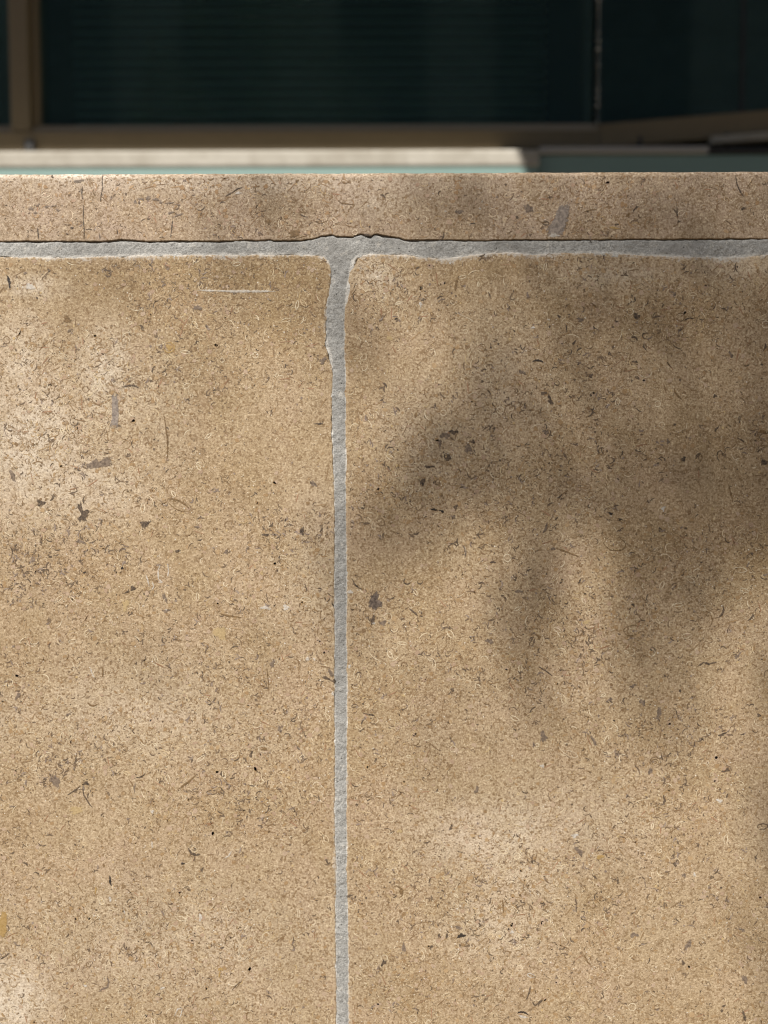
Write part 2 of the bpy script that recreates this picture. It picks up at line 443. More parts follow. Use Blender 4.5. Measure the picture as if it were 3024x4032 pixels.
# mortar: one bed under the coping and the upright joint, worked with a sandy face
def mortar_part(name, x, z, top, bot, lft, rgt, label, hide=0.0):
    """grid arrays x, z; distances (m) to the surrounding stone edges"""
    ins = np.minimum(np.minimum(top, bot), np.minimum(lft, rgt))
    y = 0.00022 + 0.0002 * np.exp(-np.maximum(top, 0) / 0.0006) + 0.00015 * np.exp(-np.maximum(top, 0) / 0.004)
    y += 0.0002 * np.exp(-np.maximum(np.minimum(lft, rgt), 0) / 0.0012)
    y += 0.00018 * noise2(x / (0.9 * MM) + 50, z / (0.9 * MM) + 50, 901) + 0.00022 * noise2(x / (2.6 * MM) + 50, z / (2.6 * MM) + 50, 902) + 0.0002 * noise2(x / 0.011 + 50, z / 0.011 + 50, 903)
    y = y + hide
    y = np.where(top < 0.00005, 0.0014, y)
    nu, nv = x.shape
    v = np.stack([x, DW + y, z], -1).reshape(-1, 3)
    idx = np.arange(nu * nv).reshape(nu, nv)
    q = np.stack([idx[:-1, :-1], idx[1:, :-1], idx[1:, 1:], idx[:-1, 1:]], -1).reshape(-1, 4)
    o = mesh_obj(name, v, q, M_MORTAR, wall, smooth=True)
    lime = 0.85 * np.exp(-np.maximum(np.minimum(bot, np.minimum(lft, rgt) * 3.5), 0) / 0.0013)
    c = np.zeros((nu * nv, 4)); c[:, 2] = lime.ravel(); c[:, 3] = 1
    point_color(o, 'stain', c)
    if label: o['label'] = label
    return o

GAP = 1.2 * PX
zm = W(1340, 1135)[1]
xs = np.arange(XL, XR, 0.62 * MM)
vv = np.concatenate([np.linspace(0, 0.94, 34), [0.97, 1.0, 1.02]])
Xg, Vg = np.meshgrid(xs, vv, indexing='ij')
ztop = cope_bot(Xg) - GAP * (1 + 0.35 * noise1(Xg / 0.012 + 50, 71)) + 0.5 * rag(Xg, 81)
Zg = zm + (ztop - zm) * Vg
inT = (lb_right(Zg) < Xg) & (Xg < rb_left(Zg))
blk = np.where(Xg < W(1335, 1100)[0], lb_top(Xg), rb_top(Xg))
botd = np.where(inT, 0.05, Zg - blk)
sided = np.where(Zg < blk + 0.0005, np.minimum(np.abs(Xg - lb_right(Zg)), np.abs(rb_left(Zg) - Xg)), 0.05)
mortar_part('mortar_joint', Xg, Zg, ztop - Zg, np.maximum(botd, 0), sided, np.full_like(Xg, 0.05), 'grey mortar bed under the coping, with a pale lime lip',
            hide=np.where((lb_right(Zg) - 0.003 < Xg) & (Xg < rb_left(Zg) + 0.003), 0.0, np.clip((blk - 0.0021 * (1 + noise1(Xg / 0.007 + 80, 95)) - Zg) / 0.001, 0, 1) * 0.003))
zs = np.arange(ZB, zm, 0.62 * MM); zs[-1] = zm
uu = np.linspace(-0.25, 1.25, 22)
Ug, Zg = np.meshgrid(uu, zs, indexing='ij')
Xg = lb_right(Zg) + (rb_left(Zg) - lb_right(Zg)) * Ug
ztop = cope_bot(Xg) - GAP
mortar_part('mortar_joint', Xg, Zg, ztop - Zg, np.full_like(Xg, 0.05), np.maximum(Xg - lb_right(Zg), 0), np.maximum(rb_left(Zg) - Xg, 0), 'grey upright mortar joint, slightly crooked near its top')

# core of the wall and the course below the picture
M_CORE = tone_mat('wall_core', (0.10, 0.09, 0.08), (0.17, 0.155, 0.135), 0.9, 60)
z_c = float(cope_bot(np.array([0.0]))[0])
MB().box(XL, XR, DW + 0.03, DW + 0.19, ZB + 0.001, z_c - 0.003).build('wall_core', M_CORE, wall)
low = MB()
low.box(XL, -0.20, DW + 0.001, DW + 0.2, 0.004, ZB - 0.006)
lowb = low.build('stone_block', M_BLOCK, wall, bevel=0.0015); lowb['label'] = 'limestone block of the lower course'
for x0, x1 in ((-0.194, 0.26), (0.266, XR)):
    MB().box(x0, x1, DW + 0.001, DW + 0.2, 0.004, ZB - 0.006).build('stone_block', M_BLOCK, wall, bevel=0.0015)
MB().box(XL, XR, DW + 0.004, DW + 0.19, 0.003, ZB + 0.0005).build('mortar_joint', M_MORTAR, wall)

# ------------------------------------------------------------------ inclusions: shells, calcite, and pits whose shade is painted dark
YF = DW - 0.00006               # just proud of the sawn faces
YC = DW - 0.0001 - 0.00006
def frag_y(py): return YC if py < 950 else YF

def arcs(n, cx, cz, yy, R, span, thick, rot, colr, K=6, taper=True):
    """n curved slivers as quads; returns verts, faces, colours"""
    t = np.linspace(-0.5, 0.5, K + 1)[None, :]
    a = rot[:, None] + span[:, None] * t
    w = thick[:, None] * (np.sqrt(np.clip(1 - (2 * t) ** 2, 0.02, 1)) if taper else np.ones_like(t)) * 0.5
    w = w * np.random.default_rng(n).uniform(0.6, 1.35, (n, K + 1))
    ca, sa = np.cos(a), np.sin(a)
    ox, oz = cx - R * np.cos(rot), cz - R * np.sin(rot)
    inn = np.stack([ox[:, None] + (R[:, None] - w) * ca, np.broadcast_to(yy[:, None], ca.shape), oz[:, None] + (R[:, None] - w) * sa], -1)
    out = np.stack([ox[:, None] + (R[:, None] + w) * ca, np.broadcast_to(yy[:, None], ca.shape), oz[:, None] + (R[:, None] + w) * sa], -1)
    v = np.stack([inn, out], 2).reshape(-1, 3)
    b = (np.arange(n) * (2 * (K + 1)))[:, None]
    k = np.arange(K)[None, :] * 2
    f = np.stack([b + k, b + k + 2, b + k + 3, b + k + 1], -1).reshape(-1, 4)
    c = np.repeat(colr, 2 * (K + 1), axis=0)
    return v, f, c

def discs(n, cx, cz, yy, rx, rz, rot, colr, K=8, jag=0.3):
    g = np.random.default_rng(n + 5)
    a = np.linspace(0, 2 * np.pi, K, endpoint=False)[None, :]
    rr = g.uniform(1 - jag, 1 + jag, (n, K))
    u, w = rx[:, None] * rr * np.cos(a), rz[:, None] * rr * np.sin(a)
    x = cx[:, None] + u * np.cos(rot)[:, None] - w * np.sin(rot)[:, None]
    z = cz[:, None] + u * np.sin(rot)[:, None] + w * np.cos(rot)[:, None]
    v = np.stack([x, np.broadcast_to(yy[:, None], x.shape), z], -1).reshape(-1, 3)
    b = (np.arange(n) * K)[:, None]
    half = K // 2
    f = []
    for i in range(half - 1):                      # strip of quads across the polygon
        f.append(np.concatenate([b + i, b + i + 1, b + K - 2 - i, b + K - 1 - i], 1))
    f = np.stack(f, 1).reshape(-1, 4)
    return v, f, np.repeat(colr, K, axis=0)

PAL = {'dark': [(0.05, 0.035, 0.025), (0.09, 0.06, 0.04), (0.13, 0.085, 0.05)], 'brown': [(0.17, 0.10, 0.045), (0.22, 0.135, 0.06), (0.26, 0.16, 0.075)],
       'cream': [(0.66, 0.55, 0.38), (0.72, 0.62, 0.45), (0.60, 0.47, 0.29)], 'yellow': [(0.50, 0.37, 0.19), (0.46, 0.33, 0.16), (0.55, 0.43, 0.26)],
       'tan': [(0.33, 0.22, 0.115), (0.38, 0.26, 0.14), (0.30, 0.19, 0.09)], 'white': [(0.75, 0.71, 0.64), (0.68, 0.63, 0.55)], 'rust': [(0.24, 0.12, 0.06), (0.3, 0.16, 0.09)],
       'rose': [(0.42, 0.31, 0.22), (0.36, 0.25, 0.17)], 'mauve': [(0.17, 0.13, 0.11), (0.24, 0.19, 0.16)]}
def pick(names, n):
    L = [c for nm in names for c in PAL[nm]]
    return np.array(L)[rng.integers(0, len(L), n)]

CLUST = [(2327, 1405, 230, 170), (320, 2040, 90, 120), (2500, 2600, 260, 200), (890, 2700, 140, 80), (150, 2300, 120, 90), (2100, 2450, 130, 160), (2500, 3680, 300, 110),
         (1600, 3700, 180, 120), (2850, 3500, 120, 300), (280, 3130, 100, 70), (2800, 1750, 160, 110), (1250, 2120, 120, 60), (400, 1000, 200, 60), (2600, 2950, 250, 110), (2830, 2800, 120, 120), (1000, 3250, 160, 100), (2200, 1950, 260, 100)]
def scatter(n, box, avoid, clustered=0.0):
    x = rng.uniform(box[0], box[1], n); z = rng.uniform(box[2], box[3], n)
    m = rng.uniform(0, 1, n) < clustered
    k = rng.integers(0, len(CLUST), n)
    C = np.array(CLUST, dtype=float)[k]
    px = C[:, 0] + rng.normal(0, 1, n) * C[:, 2]; py = C[:, 1] + rng.normal(0, 1, n) * C[:, 3]
    o = np.array([W(a, b) for a, b in ((0, 0), (1000, 0), (0, 1000))])
    # the wall is so near to square-on that the mapping is affine to a fraction of a millimetre
    x = np.where(m, o[0, 0] + (o[1, 0] - o[0, 0]) * px / 1000 + (o[2, 0] - o[0, 0]) * py / 1000, x)
    z = np.where(m, o[0, 1] + (o[1, 1] - o[0, 1]) * px / 1000 + (o[2, 1] - o[0, 1]) * py / 1000, z)
    ok = avoid(x, z) & (rng.uniform(0, 1, n) < 0.62 + 0.55 * noise2(x / 0.055 + 40, z / 0.035 + 40, 321) + 0.2 * noise2(x / 0.014 + 40, z / 0.014 + 40, 322))
    return x[ok], z[ok]

def fragments(parent, box, avoid, y0, dens, seed, warm=1.0):
    area = (box[1] - box[0]) * (box[3] - box[2]) * 1e4 * 1.6       # cm2
    V, FF, CC = [], [], []; base = 0
    def put(t):
        nonlocal base
        v, f, c = t
        V.append(v); FF.append(f + base); CC.append(c); base += len(v)
    lay = [0]
    def ys(n):
        lay[0] += 1
        return np.full(n, y0 - lay[0] * 2e-6)
    U = rng.uniform
    def blobset(d, lo, hi, asp, names, cl=0.0, jag=0.35, K=8):
        x, z = scatter(int(area * d * dens), box, avoid, cl); n = len(x)
        r = U(lo, hi, n) ** 1.0 * MM
        put(discs(n, x, z, ys(n), r, r * U(asp, 1.0, n), U(0, 6.28, n), pick(names, n), K, jag))
    def arcset(d, Lr, Tr, Sr, names, cl=0.0, K=5):
        x, z = scatter(int(area * d * dens), box, avoid, cl); n = len(x)
        L = np.exp(U(np.log(Lr[0]), np.log(Lr[1]), n)) * MM; S = U(*Sr, n)
        put(arcs(n, x, z, ys(n), L / S, S, U(*Tr, n) * MM, U(0, 6.28, n), pick(names, n), K))
    blobset(1.1, 0.35, 1.3, 0.3, ['tan', 'tan', 'brown'], jag=0.28)
    blobset(0.8, 0.3, 0.85, 0.45, ['yellow', 'tan', 'tan'], jag=0.28)
    blobset(4.5, 0.16, 0.42, 0.5, ['cream', 'yellow', 'tan', 'white'], jag=0.2, K=6)
    blobset(11.0, 0.12, 0.36, 0.3, ['brown', 'dark', 'brown'], cl=0.05, K=6, jag=0.25)
    blobset(0.6, 0.25, 0.8, 0.4, ['dark', 'mauve'], cl=0.2, jag=0.28)
    arcset(9.0, (0.8, 2.6), (0.16, 0.5), (1.3, 4.2), ['brown', 'dark', 'dark', 'brown'], cl=0.04)
    arcset(2.2, (1.2, 3.4), (0.13, 0.28), (0.9, 4.0), ['cream', 'cream', 'tan'])
    arcset(1.6, (2.4, 6.0), (0.24, 0.7), (0.7, 3.4), ['brown', 'brown', 'dark', 'tan'], K=7)
    arcset(0.8, (3.0, 8.0), (0.2, 0.42), (0.8, 3.6), ['cream', 'cream', 'yellow'], K=9)
    arcset(0.55, (3.5, 8.0), (0.3, 0.7), (0.03, 0.25), ['brown', 'tan', 'rust'], K=6)
    blobset(1.6, 0.4, 1.5, 0.4, ['rose', 'rose', 'tan'], jag=0.25, K=10)
    # flat pits: hollow painted dark, light on the lower lip painted as a cream arc
    x, z = scatter(int(area * 0.8 * dens), box, avoid, 0.15); n = len(x)
    r = np.exp(U(np.log(0.22), np.log(0.7), n)) * MM
    put(arcs(n, x, z - r * 0.75, ys(n), r * 1.1, U(1.4, 2.4, n), U(0.16, 0.34, n) * MM, np.full(n, -np.pi / 2) + U(-.5, .5, n), pick(['cream', 'cream', 'tan'], n), 6))
    put(discs(n, x, z, ys(n), r, r * U(0.45, 1.0, n), U(0, 6.28, n), pick(['brown', 'brown', 'tan', 'mauve'], n), 8, 0.25))
    # whole shells in section: rings and two-armed valves
    x, z = scatter(int(area * 0.28 * dens), box, avoid); n = len(x)
    r = U(0.7, 2.2, n) * MM
    put(arcs(n, x + r, z, ys(n), r, np.full(n, 5.9), U(0.16, 0.36, n) * MM, np.zeros(n), pick(['cream', 'brown', 'tan', 'brown'], n), 14, taper=False))
    x, z = scatter(int(area * 0.22 * dens), box, avoid); n = len(x)
    L = U(3.0, 7.0, n) * MM; rot = U(0, 6.28, n); S = U(1.0, 1.7, n); R = L / S
    sag = R * (1 - np.cos(S / 2)) ; th = U(0.2, 0.4, n) * MM; cc = pick(['cream', 'cream', 'tan'], n); yy = ys(n)
    put(arcs(n, x + sag * np.cos(rot), z + sag * np.sin(rot), yy, R, S, th, rot, cc, 8))
    put(arcs(n, x - sag * np.cos(rot), z - sag * np.sin(rot), yy, R, S, th, rot + np.pi, cc, 8))
    # crooked crevices, their shade painted as flat dark arcs
    x, z = scatter(int(area * 0.42 * dens), box, avoid, 0.35); n = len(x)
    for j in range(3):
        put(arcs(n, x + U(-1, 1, n) * 1.6 * MM, z + U(-1, 1, n) * 1.6 * MM, ys(n), U(1.2, 3.5, n) * MM, U(0.6, 1.6, n), U(0.3, 0.9, n) * MM, U(0, 6.28, n), pick(['dark', 'mauve', 'dark'], n), 5))
    v, f, c = np.concatenate(V), np.concatenate(FF), np.concatenate(CC)
    o = mesh_obj('shell_fragments', v, f, M_FRAG, parent)
    point_color(o, 'tone', np.concatenate([c * warm, np.ones((len(c), 1))], 1))
    o['kind'] = 'stuff'
    return o

MG = 2.4 * MM
zt = W(0, 990)[1]
fragments(left_block, (XL, W(1330, 2000)[0], ZB, zt), lambda x, z: (x < lb_right(z) - MG) & (z < lb_top(x) - MG) & (x > XL) & (z > ZB), YF, 1.0, 1)
fragments(right_block, (W(1350, 2000)[0], XR, ZB, zt), lambda x, z: (x > rb_left(z) + MG) & (z < rb_top(x) - MG) & (x < XR) & (z > ZB), YF, 1.0, 2)
fragments(coping, (XL, XR, W(0, 950)[1], W(3024, 690)[1]), lambda x, z: (z > cope_bot(x) + 1.2 * MM) & (z < cope_top(x) - 2.6 * MM), YC, 0.8, 3, np.array([1.0, 0.95, 0.95]))

def stone_of(px, py):
    if py < 950: return coping
    return left_block if px < 1335 else right_block

def relief(name, outline, h, mat, parent, y0):
    """a small low dome over an outline (wall metres)"""
    c = np.mean(outline, 0); n = len(outline)
    inner = [c + (p - c) * 0.62 for p in outline]
    v = [(p[0], y0, p[1]) for p in outline] + [(p[0], y0 - h, p[1]) for p in inner] + [(c[0], y0 - h * 1.1, c[1])]
    f = [(i, n + i, n + (i + 1) % n, (i + 1) % n) for i in range(n)] + [(n + i, 2 * n, n + (i + 1) % n) for i in range(n)]
    o = mesh_obj(name, v, f, mat, parent)
    point_color(o, 'fade', [(0, 0, 0, 1)] * n + [(.75, .75, .75, 1)] * n + [(1, 1, 1, 1)])
    return o

def patch(px, py, w, h, rot, mat, name='calcite_patch', jag=0.4, K=19):
    """irregular patch, w x h photo pixels"""
    x, z = W(px, py); a = math.radians(rot)
    pts = []
    ph = random.uniform(0, 6.28)
    w, h = w * .9, h * .9
    for i in range(K):
        t = 2 * math.pi * i / K
        r = 1 + jag * (0.6 * math.sin(2 * t + ph) + 0.5 * math.sin(3 * t + 2 * ph) + random.uniform(-.6, .6))
        u, v = w * .5 * PX * r * math.cos(t), h * .5 * PX * r * math.sin(t)
        pts.append(np.array((x + u * math.cos(a) - v * math.sin(a), z + u * math.sin(a) + v * math.cos(a))))
    return relief(name, pts, 0.00003, mat, stone_of(px, py), frag_y(py) - 0.00007)

def shape(pts, mat, name='calcite_patch'):
    P = []
    for i, p in enumerate(pts):
        q = pts[(i + 1) % len(pts)]
        for t in (0, .33, .66):
            P.append(np.array(W(p[0] + (q[0] - p[0]) * t + random.uniform(-4, 4), p[1] + (q[1] - p[1]) * t + random.uniform(-4, 4))))
    return relief(name, P, 0.00003, mat, stone_of(*pts[0]), frag_y(pts[0][1]) - 0.00007)

def stroke(pts, thick, mat, name='shell', taper=True, jag=0.25):
    """a sliver along photo-pixel points"""
    P = [np.array(W(*p)) for p in pts]
    Q = []
    for i in range(len(P) - 1):
        for t in np.linspace(0, 1, 4, endpoint=False): Q.append(P[i] * (1 - t) + P[i + 1] * t)
    Q.append(P[-1]); n = len(Q)
    y0 = frag_y(pts[0][1]) - 0.00009; v, f = [], []
    for i, q in enumerate(Q):
        d = Q[min(i + 1, n - 1)] - Q[max(i - 1, 0)]; d = d / (np.linalg.norm(d) + 1e-12); nn = np.array((-d[1], d[0]))
        t = 2 * i / (n - 1) - 1
        w = thick * PX * 0.5 * (math.sqrt(max(1 - t * t, 0.03)) if taper else 1) * random.uniform(1 - jag, 1 + jag)
        a, b = q - nn * w, q + nn * w
        v += [(a[0], y0, a[1]), (q[0], y0 - 0.00003, q[1]), (b[0], y0, b[1])]
        if i: 
            k = 3 * (i - 1); f += [(k, k + 1, k + 4, k + 3), (k + 1, k + 2, k + 5, k + 4)]
    o = mesh_obj(name, v, f, mat, stone_of(*pts[0]))
    point_color(o, 'fade', [(.25, .25, .25, 1), (.85, .85, .85, 1), (.25, .25, .25, 1)] * n)
    return o

def arc(px, py, L, rot, bend, thick, mat, name='shell'):
    """arc of length L px, its chord turned by rot deg, bend = total turning in deg (positive bulges up)"""
    n = 7; b = math.radians(bend); R = L / b if abs(b) > 1e-3 else 1e6; a = math.radians(rot); pts = []
    for i in range(n):
        t = (i / (n - 1) - 0.5)
        u = R * math.sin(b * t); w = R * (math.cos(b * t) - math.cos(b / 2)) - R * (1 - math.cos(b / 2)) / 2
        pts.append((px + u * math.cos(a) + w * math.sin(a) * 0 - w * math.sin(a), py - (u * math.sin(a) + w * math.cos(a))))
    return stroke(pts, thick, mat, name)

def ring(px, py, w, h, rot, thick, mat, part=1.0, start=0, name='shell'):
    a = math.radians(rot); pts = []; part = min(part, random.uniform(.7, .92)); start = start or random.uniform(0, 360)
    for i in range(13):
        t = math.radians(start) + 2 * math.pi * part * i / 12
        u, v = w * .5 * math.cos(t), h * .5 * math.sin(t)
        e = random.uniform(.93, 1.07); u, v = u * e, v * e; pts.append((px + u * math.cos(a) - v * math.sin(a), py - u * math.sin(a) - v * math.cos(a)))
    return stroke(pts, thick * 1.0, mat, name, taper=part < 1, jag=0.28)

# --- coping
shape([(2203, 800), (2256, 795), (2243, 868), (2224, 905), (2215, 936), (2147, 938), (2152, 899), (2181, 851)], T_GREY)['label'] = 'grey glassy wedge in the coping above the joint'
patch(2180, 926, 60, 16, 5, T_WHITE)
shape([(2058, 806), (2075, 800), (2104, 818), (2106, 834), (2066, 838)], T_MAUVE)
patch(1808, 834, 46, 18, -8, T_MAUVE)
for x, y, w, h in ((532, 795, 24, 16), (556, 785, 26, 14), (585, 780, 30, 16), (612, 786, 30, 14), (632, 796, 20, 14), (668, 800, 36, 8), (700, 806, 30, 7), (672, 838, 30, 14), (700, 848, 40, 12)):
    patch(x, y, w, h, random.uniform(-20, 20), T_MAUVE, 'dark_pit')
for x, y, w, h in ((122, 822, 22, 22), (150, 808, 24, 12), (185, 815, 26, 12), (210, 811, 26, 9), (140, 838, 16, 16), (228, 828, 20, 14)):
    patch(x, y, w, h, random.uniform(-30, 30), T_MAUVE, 'dark_pit')
patch(310, 714, 50, 15, 5, T_MAUVE, 'dark_pit'); patch(206, 695, 16, 10, 0, T_DARK, 'dark_pit'); patch(283, 898, 22, 10, 20, T_DARK, 'dark_pit'); patch(265, 921, 14, 7, 10, T_DARK, 'dark_pit')
patch(2408, 930, 6, 4, 0, T_DARK, 'dark_pit')
CR = tone_mat('crack', (0.05, 0.04, 0.032), (0.10, 0.075, 0.055), fade=.95)
for pts in ([(405, 688), (402, 715), (405, 740), (398, 770), (396, 795)], [(325, 732), (322, 760), (325, 785)], [(329, 806), (328, 860), (332, 905), (331, 945)], [(148, 896), (150, 915), (153, 943)],
            [(680, 866), (676, 900), (672, 938)], [(393, 918), (394, 944)], [(462, 905), (463, 922)], [(2664, 792), (2666, 850)]):
    stroke(pts, 4.2, CR, 'crack', taper=True, jag=0.35)
stroke([(888, 773), (915, 758), (938, 742), (955, 738)], 6, T_DARK); patch(938, 760, 36, 12, 10, T_WHITE); arc(830, 705, 28, 5, -120, 6, T_BROWN); arc(1360, 715, 46, 0, -150, 6, T_BROWN)
stroke([(1006, 738), (1003, 760)], 7, T_BROWN); patch(1160, 920, 62, 34, 20, T_BROWN, 'shell'); patch(1055, 872, 30, 20, -40, T_BROWN, 'shell'); patch(1455, 893, 8, 6, 0, T_BLACK, 'dark_pit')
stroke([(1330, 790), (1345, 800), (1395, 806)], 5, T_BROWN); arc(1190, 832, 40, -15, -90, 5, T_BROWN); patch(1170, 713, 16, 16, 0, T_BROWN, 'shell'); patch(1508, 769, 9, 10, 0, T_DARK, 'dark_pit')
patch(1450, 811, 14, 7, 0, T_WHITE); patch(1447, 925, 34, 11, -10, T_DARK, 'dark_pit'); stroke([(1160, 940), (1200, 930), (1218, 922)], 5, T_BROWN)
ring(1264, 858, 60, 40, 10, 4, T_BROWN, .45, 190); arc(370, 758, 30, -70, -90, 5, T_BROWN); arc(1730, 760, 28, 70, 170, 4, T_DARK); arc(2135, 873, 40, -15, -100, 5, T_BROWN)
for k, r in enumerate((30, 44, 58)): ring(2352, 726, r, r * 1.2, 0, 3, T_BROWN, .42, -80)
arc(2320, 830, 60, 12, 30, 5, T_BROWN); arc(2500, 824, 34, 50, 60, 7, T_DARK); stroke([(2648, 820), (2664, 838), (2668, 855)], 7, T_DARK); patch(2672, 872, 22, 8, 12, T_DARK, 'dark_pit')
patch(2472, 848, 20, 20, -30, T_BROWN, 'dark_pit'); patch(2428, 884, 20, 10, 0, T_DARK, 'dark_pit'); patch(2420, 898, 50, 12, -15, T_OCHRE); patch(2925, 822, 30, 10, 25, T_DARK, 'dark_pit')
stroke([(2895, 690), (2902, 730), (2920, 765), (2928, 775)], 6, T_DARK); stroke([(2940, 740), (2968, 700)], 4, T_BROWN); patch(1990, 728, 12, 10, 0, T_DARK, 'dark_pit'); patch(1862, 880, 22, 7, 8, T_DARK, 'dark_pit')
patch(1898, 794, 11, 11, 0, T_WHITE); patch(1890, 822, 9, 9, 0, T_WHITE); patch(1754, 832, 9, 9, 0, T_WHITE); patch(2028, 786, 26, 16, 0, T_CREAM); patch(1660, 880, 9, 6, 0, T_WHITE)
# --- left block
patch(36, 1110, 14, 56, 4, T_BLACK, 'dark_pit'); patch(118, 1128, 50, 26, -15, T_WHITE); patch(100, 1075, 24, 12, 20, T_MAUVE); patch(194, 1065, 18, 12, 10, T_DARK, 'dark_pit')
arc(515, 1522, 68, -2, 60, 10, T_DARK); shape([(440, 1545), (462, 1542), (470, 1580), (468, 1640), (466, 1694), (424, 1688), (440, 1660), (436, 1590)], T_GREY)['label'] = 'grey calcite streak, upright in the left block'
shape([(322, 1830), (350, 1822), (372, 1800), (392, 1822), (420, 1795), (444, 1800), (446, 1834), (400, 1846), (345, 1850)], T_MAUVE); patch(48, 1868, 28, 46, 10, T_MAUVE)
stroke([(645, 1632), (652, 1680), (660, 1730), (660, 1780), (656, 1822)], 8, T_BROWN, 'crack'); patch(160, 1980, 48, 24, 12, T_DARK, 'dark_pit'); patch(157, 1984, 10, 10, 0, T_CREAM); 
shape([(300, 1985), (318, 1960), (322, 2010), (352, 2004), (356, 2030), (340, 2042), (352, 2060), (320, 2056), (300, 2050), (316, 2030)], T_DARK, 'dark_pit')
shape([(543, 2055), (575, 2052), (602, 2045), (585, 2068), (570, 2086), (556, 2078)], T_DARK, 'dark_pit'); patch(590, 2050, 10, 8, 0, T_CREAM)
patch(316, 2132, 44, 24, -30, T_MAUVE, 'dark_pit'); ring(666, 1368, 44, 40, 0, 7, T_OCHRE); patch(666, 1368, 34, 30, 0, T_OCHRE, 'shell'); patch(780, 1212, 40, 30, 0, T_MAUVE); patch(696, 1344, 16, 8, 0, T_DARK, 'dark_pit')
stroke([(772, 1143), (850, 1145), (930, 1147), (1010, 1147), (1085, 1147)], 9, T_WHITE, 'scratch', jag=0.6)['label'] = 'thin white level scratch near the top of the left block'
patch(265, 1258, 42, 30, 0, T_BROWN, 'shell'); ring(950, 2042, 48, 30, -35, 4, T_YELLOW); ring(205, 2030, 30, 56, -15, 4, T_CREAM, .8, 40); arc(705, 1978, 100, -25, 60, 10, T_BROWN); arc(700, 2000, 100, -25, -60, 5, T_BROWN)
for x, y, w, h, r, m in ((1190, 2090, 18, 44, -10, T_DARK), (1046, 2106, 40, 14, 5, T_DARK), (1235, 1905, 22, 40, 25, T_MAUVE), (1313, 2680, 30, 14, -15, T_DARK), (1285, 2670, 60, 12, -15, T_DARK), (1303, 2650, 24, 36, 20, T_MAUVE),
                         (523, 2317, 36, 18, 25, T_DARK), (500, 2330, 24, 8, 40, T_DARK), (648, 2350, 18, 60, 8, T_MAUVE), (656, 2405, 34, 22, 10, T_MAUVE), (987, 2971, 18, 28, -10, T_DARK), (536, 2612, 9, 18, -10, T_DARK),
                         (481, 2237, 18, 12, 0, T_BLACK), (332, 2254, 14, 8, 0, T_BLACK), (700, 2170, 34, 10, 20, T_DARK), (217, 3074, 56, 56, 0, T_MAUVE), (338, 3083, 24, 26, 30, T_DARK), (434, 3469, 12, 46, 10, T_BLACK),
                         (720, 3400, 24, 9, 20, T_BLACK), (530, 3100, 12, 40, 0, T_MAUVE), (45, 3175, 24, 14, 0, T_MAUVE), (102, 3400, 20, 14, -30, T_DARK), (196, 3287, 26, 9, 0, T_DARK), (940, 3210, 14, 10, 40, T_DARK), (1254, 1668, 40, 9, 5, T_DARK), (1225, 1900, 14, 12, 0, T_DARK),
                         (1272, 1420, 34, 34, 20, T_MAUVE), (890, 2170, 30, 10, 30, T_MAUVE), (70, 2740, 22, 44, -15, T_MAUVE), (845, 2880, 16, 14, 0, T_MAUVE), (268, 2812, 26, 14, 0, T_MAUVE), (1073, 2612, 24, 34, -10, T_MAUVE), (1100, 2870, 24, 30, 20, T_MAUVE)):
    patch(x, y, w, h, r, m, 'dark_pit', jag=0.45)
for x, y, w, h, r in ((1211, 2593, 14, 32, -15), (1238, 2596, 12, 14, 0), (1126, 2392, 34, 24, 20), (1046, 2393, 46, 20, -8), (434, 3540, 14, 24, 0), (790, 3611, 18, 34, -15), (600, 3195, 22, 16, -40), (335, 3880, 24, 12, 0), (1310, 2730, 16, 18, 0), (640, 3890, 22, 12, 30), (655, 2402, 20, 8, 0)):
    patch(x, y, w, h, r, T_WHITE)
for pts in ([(575, 2262), (582, 2285), (588, 2308)], [(600, 2290), (606, 2310), (598, 2322)], [(632, 2220), (622, 2250), (624, 2280), (640, 2292), (622, 2294)], [(660, 2218), (664, 2250), (660, 2270)], [(686, 4000), (700, 3972), (718, 3970), (712, 3996), (708, 4006)],
            [(880, 3380), (900, 3370), (912, 3350)], [(488, 3575), (490, 3600)], [(598, 3310), (600, 3340)], [(356, 2630), (364, 2655), (372, 2668)]):
    stroke(pts, 6, T_WHITE)
ring(958, 3752, 34, 52, 10, 4, T_CREAM, .8, 60); ring(904, 3701, 34, 56, -10, 4, T_BROWN, .65, 60); ring(1042, 2950, 52, 26, -8, 5, T_CREAM); patch(1042, 2950, 38, 14, -8, T_BROWN, 'shell'); ring(240, 2760, 26, 44, 20, 4, T_CREAM); ring(718, 3142, 34, 20, 25, 4, T_CREAM)
ring(136, 2527, 30, 18, 10, 4, T_CREAM, .8); arc(363, 2772, 50, -15, -130, 9, T_BROWN); arc(360, 2778, 56, -15, -130, 4, T_CREAM); stroke([(402, 2625), (405, 2650), (401, 2668)], 9, T_BROWN); stroke([(865, 2415), (900, 2425), (950, 2430)], 8, T_BROWN); arc(245, 2384, 40, -20, 130, 5, T_BROWN)
patch(869, 2490, 64, 70, 0, T_YELLOW, 'shell'); patch(494, 2382, 34, 56, 10, T_YELLOW, 'shell'); patch(610, 2190, 20, 12, 0, T_YELLOW, 'shell'); patch(1030, 2256, 22, 20, 0, T_YELLOW, 'shell'); patch(566, 2637, 14, 14, 0, T_YELLOW, 'shell'); patch(868, 3815, 22, 24, 0, T_OCHRE, 'shell'); stroke([(868, 3815), (862, 3850)], 8, T_OCHRE)
patch(300, 3190, 70, 40, 20, T_YELLOW, 'shell'); patch(10, 3640, 60, 120, 0, T_OCHRE, 'ochre_patch', .25, 20); patch(510, 3625, 16, 16, 0, T_OCHRE, 'shell'); stroke([(378, 3490), (376, 3520)], 9, T_OCHRE)
